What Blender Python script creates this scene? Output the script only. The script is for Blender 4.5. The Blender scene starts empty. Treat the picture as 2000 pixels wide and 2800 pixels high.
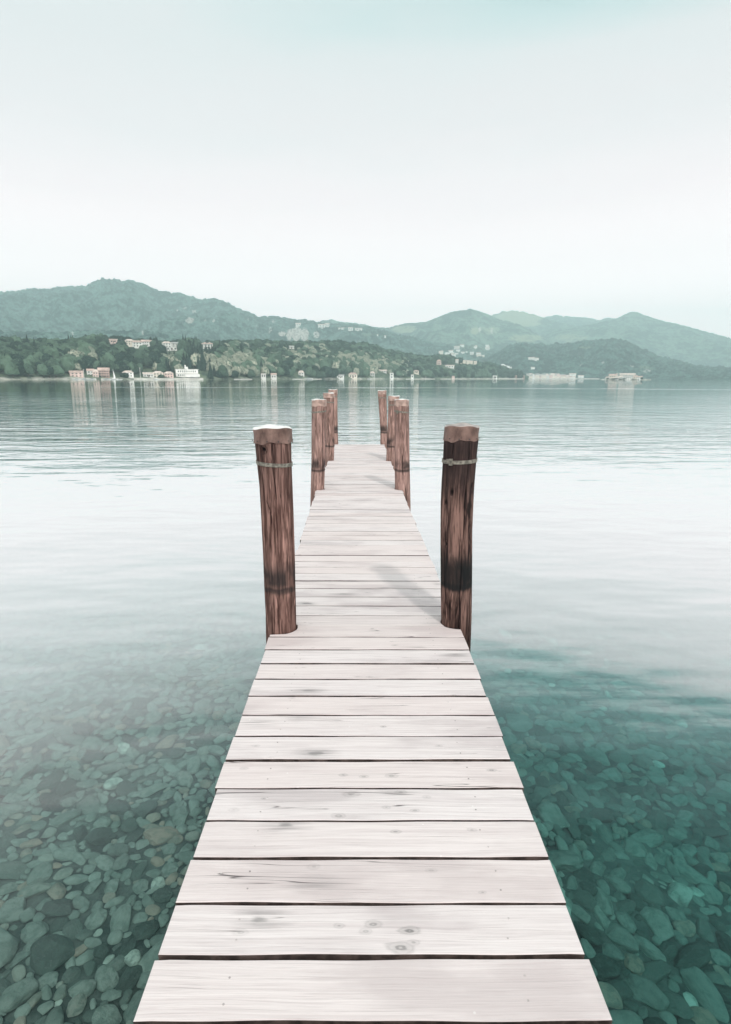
import bpy, math, random
import numpy as np
from mathutils import Vector, Matrix
C = bpy.context.scene.collection
S = bpy.context.scene
R = math.radians
random.seed(4); RNG = np.random.default_rng(4)

# ------------------------------------------------------------------ camera
CAMZ = 2.03; DECK = 0.45; FOC = 1600.0; CX, CY = 1000.0, 1400.0
PITCH, YAW, ROLL = R(12.98), R(0.28), R(0.20)
fwd = np.array([math.sin(YAW)*math.cos(PITCH), math.cos(YAW)*math.cos(PITCH), -math.sin(PITCH)])
rt0 = np.array([math.cos(YAW), -math.sin(YAW), 0.0]); up0 = np.cross(rt0, fwd)
rt = rt0*math.cos(ROLL)+up0*math.sin(ROLL); up = -rt0*math.sin(ROLL)+up0*math.cos(ROLL)
cam_d = bpy.data.cameras.new('camera'); cam = bpy.data.objects.new('camera', cam_d); C.objects.link(cam)
cam_d.sensor_fit = 'VERTICAL'; cam_d.sensor_height = 36; cam_d.sensor_width = 36*731/1024
cam_d.lens = 36*FOC/2800; cam_d.clip_start = 0.05; cam_d.clip_end = 60000
M = Matrix(((rt[0], up[0], -fwd[0], 0), (rt[1], up[1], -fwd[1], 0), (rt[2], up[2], -fwd[2], CAMZ), (0, 0, 0, 1)))
cam.matrix_world = M; S.camera = cam
def ray(px, py):                      # direction through a point measured on the photograph (2000 x 2800)
    return fwd*FOC + rt*(px-CX) - up*(py-CY)
def on_z(px, py, z):
    d = ray(px, py); t = (z-CAMZ)/d[2]; return np.array([d[0]*t, d[1]*t, z])
def on_y(px, py, y):
    d = ray(px, py); t = y/d[1]; return np.array([d[0]*t, y, CAMZ+d[2]*t])
def project(P):
    P = np.asarray(P, float); q = P-np.array([0, 0, CAMZ]); w = q@fwd
    return CX+FOC*(q@rt)/w, CY-FOC*(q@up)/w
def az_of(px): d = ray(px, 1030.0); return math.atan2(d[0], d[1])
def el_of(px, py): d = ray(px, py); return d[2]/math.hypot(d[0], d[1])

# ------------------------------------------------------------------ sky, sun, exposure
SUN_EL, SUN_AZ = R(47), math.atan2(0.43, -1.1)      # azimuth measured from +Y towards +X
world = bpy.data.worlds.new('World'); S.world = world; world.use_nodes = True
def build_world():
    nt = world.node_tree; nt.nodes.clear(); N, L = nt.nodes, nt.links
    out = N.new('ShaderNodeOutputWorld'); bg = N.new('ShaderNodeBackground'); L.new(bg.outputs[0], out.inputs[0])
    sky = N.new('ShaderNodeTexSky'); sky.sky_type = 'NISHITA'; sky.sun_disc = False
    sky.sun_elevation = SUN_EL; sky.sun_rotation = SUN_AZ; sky.air_density = 1.2; sky.dust_density = 3.0
    sk = N.new('ShaderNodeVectorMath'); sk.operation = 'SCALE'; sk.inputs['Scale'].default_value = 0.09
    L.new(sky.outputs[0], sk.inputs[0])
    tc = N.new('ShaderNodeTexCoord'); sep = N.new('ShaderNodeSeparateXYZ'); L.new(tc.outputs['Generated'], sep.inputs[0])
    def m(op, a, b=None, c=None, clamp=False):
        n = N.new('ShaderNodeMath'); n.operation = op; n.use_clamp = clamp
        for i, v in enumerate((a, b, c)):
            if v is None: continue
            if isinstance(v, (int, float)): n.inputs[i].default_value = v
            else: L.new(v, n.inputs[i])
        return n.outputs[0]
    X, Y, Z = sep.outputs
    # soft streaked cloud veil, laid out in the direction of the sky
    cl = N.new('ShaderNodeTexNoise'); cl.inputs['Scale'].default_value = 2.1; cl.inputs['Detail'].default_value = 5; cl.inputs['Roughness'].default_value = .5
    mp = N.new('ShaderNodeMapping'); mp.inputs['Scale'].default_value = (1, 1, 4.2); mp.inputs['Rotation'].default_value = (0, R(8), 0)
    L.new(tc.outputs['Generated'], mp.inputs[0]); L.new(mp.outputs[0], cl.inputs['Vector'])
    hi = N.new('ShaderNodeMapRange'); hi.interpolation_type = 'SMOOTHSTEP'; L.new(Z, hi.inputs[0]); hi.inputs[1].default_value = .05; hi.inputs[2].default_value = .40
    hx = N.new('ShaderNodeMapRange'); hx.interpolation_type = 'SMOOTHSTEP'; L.new(Z, hx.inputs[0]); hx.inputs[1].default_value = .41; hx.inputs[2].default_value = .52
    e = m('ADD', Z, m('MULTIPLY', m('MULTIPLY', X, 0.34), hx.outputs[0]))
    e = m('ADD', e, m('MULTIPLY', m('MULTIPLY', m('SUBTRACT', cl.outputs[0], 0.5), 0.17), hi.outputs[0]))
    rp = N.new('ShaderNodeValToRGB'); L.new(e, rp.inputs[0]); el = rp.color_ramp.elements
    stops = [(0.0, (2.8, 2.25, 2.25)), (.10, (2.4, 1.90, 1.94)), (.17, (1.68, 1.39, 1.41)), (.25, (1.29, 1.09, 1.11)), (.34, (1.0, .93, .94)), (.43, (.85, .86, .865)), (.50, (.62, .77, .77)), (.58, (.26, .48, .48)), (.75, (.13, .26, .27)), (1.0, (.30, .42, .44))]  # upper stops, above the view, darkened to dim the near water's reflection
    stops = [(p, tuple(v/5 for v in c)) for p, c in stops]
    el[0].position, el[0].color = stops[0][0], (*stops[0][1], 1); el[1].position, el[1].color = stops[-1][0], (*stops[-1][1], 1)
    for p, c in stops[1:-1]:
        x = el.new(p); x.color = (*c, 1)
    sc = N.new('ShaderNodeVectorMath'); sc.operation = 'SCALE'; L.new(rp.outputs[0], sc.inputs[0]); L.new(m('ADD', m('MULTIPLY', m('SUBTRACT', cl.outputs[0], 0.5), 0.9), 5.0), sc.inputs['Scale'])
    # unseen sky overhead and behind the camera, made bright white to light the deck
    back = N.new('ShaderNodeMapRange'); back.interpolation_type = 'SMOOTHSTEP'
    L.new(Y, back.inputs[0]); back.inputs[1].default_value = 0.42; back.inputs[2].default_value = 0.05
    mix = N.new('ShaderNodeMix'); mix.data_type = 'RGBA'; L.new(back.outputs[0], mix.inputs[0]); L.new(sc.outputs[0], mix.inputs[6]); mix.inputs[7].default_value = (1.30, 1.27, 1.25, 1)
    fin = N.new('ShaderNodeMix'); fin.data_type = 'RGBA'; fin.inputs[0].default_value = 0.92
    L.new(sk.outputs[0], fin.inputs[6]); L.new(mix.outputs[2], fin.inputs[7]); L.new(fin.outputs[2], bg.inputs[0]); bg.inputs[1].default_value = 1.0
build_world()
sun_d = bpy.data.lights.new('sun', 'SUN'); sun_d.energy = 1.45; sun_d.angle = R(3.5); sun_d.color = (1, .95, .9)
sun = bpy.data.objects.new('sun', sun_d); C.objects.link(sun)
sdir = Vector((math.sin(SUN_AZ)*math.cos(SUN_EL), math.cos(SUN_AZ)*math.cos(SUN_EL), math.sin(SUN_EL)))
sun.rotation_euler = sdir.to_track_quat('Z', 'Y').to_euler(); sun.location = (3, -8, 12)
S.view_settings.view_transform = 'Standard'; S.view_settings.look = 'None'; S.view_settings.exposure = 0.10; S.view_settings.gamma = 1.0
cy = S.cycles
cy.max_bounces = 8; cy.diffuse_bounces = 3; cy.glossy_bounces = 3; cy.transparent_max_bounces = 12; cy.volume_bounces = 2
cy.sample_clamp_indirect = 6

# ------------------------------------------------------------------ helpers
def tag(o, label=None, cat=None, group=None, kind=None):
    if label: o['label'] = label
    if cat: o['category'] = cat
    if group: o['group'] = group
    if kind: o['kind'] = kind
    return o
def empty(name, loc, label, cat, group=None, rz=0.0):
    o = bpy.data.objects.new(name, None); C.objects.link(o); o.location = loc; o.rotation_euler = (0, 0, rz); o.empty_display_size = .2
    return tag(o, label, cat, group)
def mesh_obj(name, V, F, mats=None, parent=None, mi=None, smooth=False, attrs=None):
    """one mesh object from vertex / face lists; attrs = {name: per-vertex floats}"""
    me = bpy.data.meshes.new(name); V = np.asarray(V, np.float32)
    if isinstance(F, np.ndarray):
        n, k = F.shape
        me.vertices.add(len(V)); me.vertices.foreach_set('co', V.ravel())
        me.loops.add(n*k); me.loops.foreach_set('vertex_index', F.astype(np.int32).ravel())
        me.polygons.add(n); me.polygons.foreach_set('loop_start', np.arange(0, n*k, k, dtype=np.int32))
        me.update(calc_edges=True)
    else:
        me.from_pydata(V.tolist(), [], [list(f) for f in F])
    if mats:
        for x in (mats if isinstance(mats, (list, tuple)) else [mats]): me.materials.append(x)
    if mi is not None: me.polygons.foreach_set('material_index', np.asarray(mi, np.int32))
    if smooth: me.polygons.foreach_set('use_smooth', np.ones(len(me.polygons), bool))
    for k, v in (attrs or {}).items():
        a = me.attributes.new(k, 'FLOAT', 'POINT'); a.data.foreach_set('value', np.asarray(v, np.float32))
    me.update()
    o = bpy.data.objects.new(name, me); C.objects.link(o)
    if parent: o.parent = parent
    return o
class MB:
    def __init__(s): s.V = []; s.F = []; s.mi = []
    def add(s, V, F, m=0):
        b = len(s.V); s.V += [tuple(v) for v in V]; s.F += [tuple(i+b for i in f) for f in F]; s.mi += [m]*len(F)
    def box(s, c, d, m=0, rz=0.0):
        x, y, z = c; a, b, h = d[0]/2, d[1]/2, d[2]/2; ca, sa = math.cos(rz), math.sin(rz)
        P = [(-a, -b, -h), (a, -b, -h), (a, b, -h), (-a, b, -h), (-a, -b, h), (a, -b, h), (a, b, h), (-a, b, h)]
        s.add([(x+p[0]*ca-p[1]*sa, y+p[0]*sa+p[1]*ca, z+p[2]) for p in P], [(0, 3, 2, 1), (4, 5, 6, 7), (0, 1, 5, 4), (1, 2, 6, 5), (2, 3, 7, 6), (3, 0, 4, 7)], m)
    def tube(s, p, q, r0, r1=None, n=8, m=0):
        r1 = r0 if r1 is None else r1; p, q = Vector(p), Vector(q); d = (q-p).normalized(); a = d.orthogonal().normalized(); b = d.cross(a)
        V = [p+(a*math.cos(t)+b*math.sin(t))*r0 for t in [2*math.pi*i/n for i in range(n)]]+[q+(a*math.cos(t)+b*math.sin(t))*r1 for t in [2*math.pi*i/n for i in range(n)]]
        s.add(V, [(i, (i+1) % n, n+(i+1) % n, n+i) for i in range(n)]+[tuple(range(n))[::-1], tuple(range(n, 2*n))], m)
    def build(s, name, mats, parent=None, smooth=False):
        return mesh_obj(name, s.V, s.F, mats, parent, s.mi, smooth)
def interp(poly, x):
    p = np.asarray(poly, float); return np.interp(x, p[:, 0], p[:, 1])
def hash2(ix, iy, seed):
    h = (ix.astype(np.int64)*374761393+iy.astype(np.int64)*668265263+seed*69069+12345) & 0xffffffff
    h = ((h ^ (h >> 13))*1274126177) & 0xffffffff; h = h ^ (h >> 16); return (h & 0xffffff)/float(0xffffff)
def vnoise(x, y, seed=0):
    x = np.asarray(x, float); y = np.asarray(y, float)
    ix, iy = np.floor(x), np.floor(y); fx, fy = x-ix, y-iy; fx = fx*fx*fx*(fx*(fx*6-15)+10); fy = fy*fy*fy*(fy*(fy*6-15)+10)
    a, b, c, d = hash2(ix, iy, seed), hash2(ix+1, iy, seed), hash2(ix, iy+1, seed), hash2(ix+1, iy+1, seed)
    return (a*(1-fx)+b*fx)*(1-fy)+(c*(1-fx)+d*fx)*fy
def fbm(x, y, seed=0, oct=5, g=.5):
    s = 0; a = 1; t = 0
    for i in range(oct):
        s = s+a*(vnoise(x*2**i+i*17.3, y*2**i-i*9.1, seed+i)-.5); t += a; a *= g
    return s/t*2
def icosphere(sub):
    t = (1+5**.5)/2; V = [(-1, t, 0), (1, t, 0), (-1, -t, 0), (1, -t, 0), (0, -1, t), (0, 1, t), (0, -1, -t), (0, 1, -t), (t, 0, -1), (t, 0, 1), (-t, 0, -1), (-t, 0, 1)]
    F = [(0, 11, 5), (0, 5, 1), (0, 1, 7), (0, 7, 10), (0, 10, 11), (1, 5, 9), (5, 11, 4), (11, 10, 2), (10, 7, 6), (7, 1, 8), (3, 9, 4), (3, 4, 2), (3, 2, 6), (3, 6, 8), (3, 8, 9), (4, 9, 5), (2, 4, 11), (6, 2, 10), (8, 6, 7), (9, 8, 1)]
    V = [np.array(v)/np.linalg.norm(v) for v in V]
    for _ in range(sub):
        cache = {}; NF = []
        def mid(a, b):
            k = (min(a, b), max(a, b))
            if k not in cache: v = V[a]+V[b]; V.append(v/np.linalg.norm(v)); cache[k] = len(V)-1
            return cache[k]
        for a, b, c in F: ab, bc, ca = mid(a, b), mid(b, c), mid(c, a); NF += [(a, ab, ca), (b, bc, ab), (c, ca, bc), (ab, bc, ca)]
        F = NF
    return np.array(V), np.array(F)
# ---- materials
class NT:
    def __init__(s, name):
        s.mat = bpy.data.materials.new(name); s.mat.use_nodes = True; s.t = s.mat.node_tree; s.t.nodes.clear()
        s.out = s.n('ShaderNodeOutputMaterial')
    def n(s, t, **k):
        x = s.t.nodes.new(t)
        for a, b in k.items(): setattr(x, a, b)
        return x
    def l(s, a, b): s.t.links.new(a, b)
    def setin(s, sock, v):
        if isinstance(v, bpy.types.NodeSocket): s.l(v, sock)
        elif v is not None: sock.default_value = v if not (isinstance(v, tuple) and len(v) == 3 and sock.type == 'RGBA') else (*v, 1)
    def math(s, op, a, b=None, c=None, clamp=False):
        x = s.n('ShaderNodeMath', operation=op, use_clamp=clamp)
        for i, v in enumerate((a, b, c)): s.setin(x.inputs[i], v)
        return x.outputs[0]
    def noise(s, vec, scale, det=4, rough=.5, dist=0.0):
        x = s.n('ShaderNodeTexNoise'); x.inputs['Scale'].default_value = scale; x.inputs['Detail'].default_value = det; x.inputs['Roughness'].default_value = rough; x.inputs['Distortion'].default_value = dist
        if vec is not None: s.l(vec, x.inputs['Vector'])
        return x.outputs[0]
    def map(s, vec, scale=(1, 1, 1), loc=(0, 0, 0), rot=(0, 0, 0)):
        x = s.n('ShaderNodeMapping'); x.inputs['Scale'].default_value = scale; x.inputs['Rotation'].default_value = rot; s.setin(x.inputs['Location'], loc); s.l(vec, x.inputs[0]); return x.outputs[0]
    def ramp(s, f, a, b, lo=0.0, hi=1.0):
        x = s.n('ShaderNodeMapRange', interpolation_type='SMOOTHSTEP'); s.setin(x.inputs[0], f)
        for i, v in enumerate((a, b, lo, hi)): s.setin(x.inputs[i+1], v)
        return x.outputs[0]
    def mix(s, f, a, b, mode='MIX'):
        x = s.n('ShaderNodeMix', data_type='RGBA', blend_type=mode); s.setin(x.inputs[0], f); s.setin(x.inputs[6], a); s.setin(x.inputs[7], b); return x.outputs[2]
    def coord(s, w='Object'): return s.n('ShaderNodeTexCoord').outputs[w]
    def attr(s, name): return s.n('ShaderNodeAttribute', attribute_name=name).outputs['Fac']
    def rnd(s): return s.n('ShaderNodeObjectInfo').outputs['Random']
    def bump(s, h, strength=.3, dist=.01, nrm=None):
        x = s.n('ShaderNodeBump'); x.inputs['Strength'].default_value = strength; s.setin(x.inputs['Distance'], dist); s.l(h, x.inputs['Height'])
        if nrm is not None: s.l(nrm, x.inputs['Normal'])
        return x.outputs[0]
    def bsdf(s, color, rough=.8, nrm=None, metal=0.0, spec=.4):
        x = s.n('ShaderNodeBsdfPrincipled'); s.setin(x.inputs['Base Color'], color); s.setin(x.inputs['Roughness'], rough); s.setin(x.inputs['Metallic'], metal); x.inputs['Specular IOR Level'].default_value = spec
        if nrm is not None: s.l(nrm, x.inputs['Normal'])
        s.l(x.outputs[0], s.out.inputs[0]); return x
def flat(name, col, rough=.8, var=.12, scale=2.0, metal=0.0, bump=0.0):
    m = NT(name); c = m.coord(); n = m.noise(c, scale, 4)
    lo = tuple(v*(1-var) for v in col); hi = tuple(min(1, v*(1+var)) for v in col)
    m.bsdf(m.mix(m.ramp(n, .35, .65), lo, hi), rough, m.bump(n, bump, .02) if bump else None, metal); return m.mat
DECK_KNOTS = [(1121, 2544, .016, .8), (1096, 2590, .019, .7), (1132, 2575, .010, .5), (1021, 2526, .013, .6), (1000, 2545, .010, .4), (927, 2530, .009, .5), (1082, 2274, .010, .6), (1057, 2208, .011, .5), (1136, 2216, .009, .5), (960, 2172, .017, .6), (1096, 2166, .012, .5), (1168, 2180, .010, .4), (938, 2118, .011, .55), (995, 2123, .010, .5), (1071, 2121, .013, .5),
    (1345, 2106, .010, .65), (668, 2100, .012, .5), (1048, 1986, .008, .8), (722, 2184, .006, .6), (927, 2231, .013, .45), (660, 2548, .012, .3), (640, 2215, .012, .3), (1320, 2440, .007, .5), (1010, 1850, .011, .4), (1080, 1765, .010, .5), (1180, 1690, .012, .5), (975, 1672, .010, .4), (1005, 1620, .010, .4), (1150, 1580, .012, .5), (850, 1705, .008, .4), (1240, 1900, .008, .5), (800, 1908, .009, .4), (700, 2040, .010, .35), (1200, 2040, .009, .4), (1290, 2270, .010, .45), (860, 2370, .012, .35), (1180, 2380, .010, .3)]
def deck_material():
    m = NT('bleached_deck_wood'); c = m.coord(); pid = m.attr('plank')
    sh = m.n('ShaderNodeCombineXYZ'); m.l(m.math('MULTIPLY', pid, 37.1), sh.inputs[0]); m.l(m.math('MULTIPLY', pid, 91.7), sh.inputs[1]); m.l(m.math('MULTIPLY', pid, 13.3), sh.inputs[2])
    ad = m.n('ShaderNodeVectorMath', operation='ADD'); m.l(c, ad.inputs[0]); m.l(sh.outputs[0], ad.inputs[1]); P = ad.outputs[0]
    warp = m.noise(m.map(P, (1.2, 5, 1)), 1.0, 2)
    wv = m.n('ShaderNodeCombineXYZ'); m.l(m.math('MULTIPLY', m.math('SUBTRACT', warp, .5), .05), wv.inputs[1])
    ad2 = m.n('ShaderNodeVectorMath', operation='ADD'); m.l(P, ad2.inputs[0]); m.l(wv.outputs[0], ad2.inputs[1]); Q = ad2.outputs[0]
    # knots: cells stretched along the plank, the grain bends round them
    vo = m.n('ShaderNodeTexVoronoi'); m.l(m.map(P, (1.0, 2.6, 1)), vo.inputs['Vector']); vo.inputs['Scale'].default_value = 1.9; vo.inputs['Randomness'].default_value = 1.0; ksz = m.ramp(m.noise(m.map(P, (.9, 2.3, 1)), 1.0, 2), .42, .56)
    kd = m.math('ADD', vo.outputs['Distance'], m.math('MULTIPLY', m.math('SUBTRACT', m.noise(m.map(P, (7, 30, 1)), 1.0, 4, .6), .5), .16))
    knot = m.math('MULTIPLY', m.ramp(kd, .085, .03), ksz); halo = m.math('MULTIPLY', m.ramp(kd, .26, .03), ksz)
    g1 = m.noise(m.map(Q, (1.6, 85, 1)), 1.0, 6, .68); g2 = m.noise(m.map(Q, (5, 230, 1)), 1.0, 3, .6); blotch = m.noise(m.map(P, (1.6, 4.5, 1)), 1.0, 4, .55)
    base = m.mix(m.ramp(g1, .30, .66), (.66, .60, .595), (.80, .745, .735))
    base = m.mix(m.math('MULTIPLY', m.ramp(g2, .50, .70), .42), base, (.44, .39, .39))
    base = m.mix(m.math('MULTIPLY', m.ramp(blotch, .46, .66), .55), base, (.47, .415, .42))
    base = m.mix(m.math('MULTIPLY', m.ramp(pid, 0, 1), .30), base, (.70, .58, .55))
    base = m.mix(m.math('MULTIPLY', m.math('MULTIPLY', halo, m.ramp(g1, .62, .38)), .8), base, (.27, .25, .25))
    base = m.mix(m.math('MULTIPLY', knot, .55), base, (.15, .15, .145))
    sp3 = m.n('ShaderNodeSeparateXYZ'); m.l(c, sp3.inputs[0]); nx = m.math('MULTIPLY', m.math('SUBTRACT', m.noise(m.map(c, (9, 40, 1)), 1.0, 4, .65), .5), 1.5); tot = None
    for (kx, ky, ks, dk) in DECK_KNOTS:
        w0 = on_z(kx, ky, DECK); dx = m.math('MULTIPLY', m.math('SUBTRACT', sp3.outputs[0], float(w0[0])), 1/(ks*2.1)); dy = m.math('MULTIPLY', m.math('SUBTRACT', sp3.outputs[1], float(w0[1])), 1/(ks*1.0))
        r2 = m.math('ADD', m.math('SQRT', m.math('ADD', m.math('MULTIPLY', dx, dx), m.math('MULTIPLY', dy, dy))), nx); v = m.math('MULTIPLY', m.math('MULTIPLY', m.ramp(r2, 1.35, .1), m.math('ADD', m.ramp(m.math('SINE', m.math('MULTIPLY', r2, 9.0)), -.6, .9, .45, 1.0), 0)), dk); tot = v if tot is None else m.math('MAXIMUM', tot, v)
    base = m.mix(tot, base, (.17, .165, .16))
    ck = m.noise(m.map(Q, (.75, 34, 1)), 1.0, 1, .5); crack = m.math('MULTIPLY', m.ramp(m.math('ABSOLUTE', m.math('SUBTRACT', ck, .50)), .007, .0), m.ramp(m.noise(m.map(P, (1.3, 5, 1)), 1.0, 2), .51, .60))
    base = m.mix(m.math('MULTIPLY', crack, .85), base, (.07, .06, .06))
    spot = m.n('ShaderNodeTexVoronoi'); m.l(P, spot.inputs['Vector']); spot.inputs['Scale'].default_value = 14
    base = m.mix(m.math('MULTIPLY', m.ramp(spot.outputs['Distance'], .07, .03), .35), base, (.95, .94, .92))
    h = m.math('SUBTRACT', m.math('ADD', m.math('MULTIPLY', g1, .6), m.math('MULTIPLY', g2, .4)), m.math('MULTIPLY', crack, 1.2))
    m.bsdf(base, .72, m.bump(h, .5, .004), spec=.25); return m.mat
def post_material(name, light, dark, stain, topdark, band=0.0):
    m = NT(name); c = m.coord(); sep = m.n('ShaderNodeSeparateXYZ'); m.l(c, sep.inputs[0]); z = sep.outputs[2]
    sh = m.n('ShaderNodeCombineXYZ'); m.l(m.math('MULTIPLY', m.rnd(), 23.0), sh.inputs[2])
    ad = m.n('ShaderNodeVectorMath', operation='ADD'); m.l(c, ad.inputs[0]); m.l(sh.outputs[0], ad.inputs[1]); P = ad.outputs[0]
    g = m.noise(m.map(P, (34, 34, 2.2)), 1.0, 6, .62, .6); g2 = m.noise(m.map(P, (110, 110, 5)), 1.0, 3, .6); b = m.noise(m.map(P, (9, 9, 2.4)), 1.0, 4, .55, 1.2)
    col = m.mix(m.ramp(g, .38, .62), dark, light)
    col = m.mix(m.math('MULTIPLY', m.ramp(g2, .50, .64), .72), col, tuple(v*.35 for v in dark))
    col = m.mix(m.math('MULTIPLY', m.ramp(b, .52, .70), .75*stain), col, tuple(v*.22 for v in dark))
    pale = m.noise(m.map(P, (60, 60, 6)), 1.0, 2, .5)
    col = m.mix(m.math('MULTIPLY', m.ramp(pale, .60, .72), .5), col, tuple(min(1, v*1.9) for v in light))
    zn = m.math('ADD', z, m.math('MULTIPLY', m.math('SUBTRACT', m.noise(P, 9, 3), .5), .05))
    # old water stain: a crisp lower ring and a smudge over it
    ring = m.math('MULTIPLY', m.ramp(zn, .250, .275), m.ramp(zn, .31, .285)); smud = m.math('MULTIPLY', m.ramp(zn, .27, .34), m.ramp(zn, .50, .38)); sn = m.ramp(m.noise(m.map(P, (7, 7, 3)), 1.0, 3), .38, .56)
    st = m.math('ADD', m.math('MULTIPLY', ring, .72), m.math('MULTIPLY', m.math('MULTIPLY', smud, sn), .85), clamp=True)
    col = m.mix(st, col, (.022, .022, .023))
    if topdark:
        td = m.ramp(m.math('ADD', zn, m.math('MULTIPLY', m.math('SUBTRACT', b, .5), .5)), .72, 1.02); col = m.mix(m.math('MULTIPLY', td, topdark), col, (.03, .022, .022))
    if band: col = m.mix(m.math('MULTIPLY', m.math('MULTIPLY', m.ramp(zn, .235, .275), m.ramp(zn, .56, .40)), band), col, (.012, .014, .015))
    low = m.math('MULTIPLY', m.ramp(zn, .10, -.05), .5*stain); col = m.mix(low, col, tuple(v*.4 for v in dark))
    ck = m.attr('crack'); col = m.mix(ck, col, (.008, .007, .008))
    h = m.math('ADD', m.math('MULTIPLY', g, .7), m.math('MULTIPLY', g2, .3))
    m.bsdf(col, .85, m.bump(h, .9, .010), spec=.08); return m.mat
def foliage_mat(name, dark, light, pale, bump=.8, sc=1.0):
    """tone attribute: 0 dark crown, .5 mid green, 1 pale flowering crown"""
    m = NT(name); c = m.coord(); t = m.attr('tone'); n = m.noise(c, .9*sc, 5, .65); n2 = m.noise(c, 3.0*sc, 3, .6)
    a = m.mix(m.ramp(t, 0, .6), dark, light); a = m.mix(m.math('MULTIPLY', m.ramp(t, .72, .95), m.ramp(n2, .38, .58)), a, pale)
    a = m.mix(m.math('MULTIPLY', m.ramp(n, .50, .34), .55), a, tuple(v*.35 for v in dark))
    a = m.mix(m.math('MULTIPLY', m.ramp(n2, .52, .70), .35), a, tuple(min(1, v*1.7) for v in light))
    m.bsdf(a, .8, m.bump(m.math('ADD', n, n2), bump, 1.2/sc), spec=.12); return m.mat
def hill_mat(name, dark, light, meadow, rock, sc=.05, bumpd=8.0):
    m = NT(name); c = m.coord(); n1 = m.noise(c, sc, 6, .68); n2 = m.noise(c, sc*3.3, 4, .6); n3 = m.noise(c, sc*.13, 4, .55)
    n0 = m.noise(c, sc*.3, 4, .6); a = m.mix(m.ramp(m.math('ADD', n1, m.math('MULTIPLY', m.math('SUBTRACT', n0, .5), .5)), .43, .58), dark, light); a = m.mix(m.math('MULTIPLY', m.ramp(n2, .52, .36), .6), a, tuple(v*.3 for v in dark))
    md = m.math('ADD', m.attr('meadow'), m.math('MULTIPLY', m.math('SUBTRACT', n3, .5), .55)); mdn = m.math('ADD', md, m.math('MULTIPLY', m.math('SUBTRACT', n1, .5), .8))
    a = m.mix(m.ramp(mdn, .42, .75), a, meadow)
    rk = m.noise(m.map(c, (1, 1, .25)), sc*3.2, 5, .7); rc = m.mix(m.ramp(rk, .38, .58), tuple(v*.45 for v in rock), rock)
    rm = m.math('ADD', m.attr('rock'), m.math('MULTIPLY', m.math('SUBTRACT', m.noise(c, sc*2, 4, .6), .5), 1.1)); a = m.mix(m.ramp(rm, .50, .62), a, rc)
    m.bsdf(a, .9, m.bump(m.math('ADD', n1, n2), .9, bumpd), spec=.1); return m.mat

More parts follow.
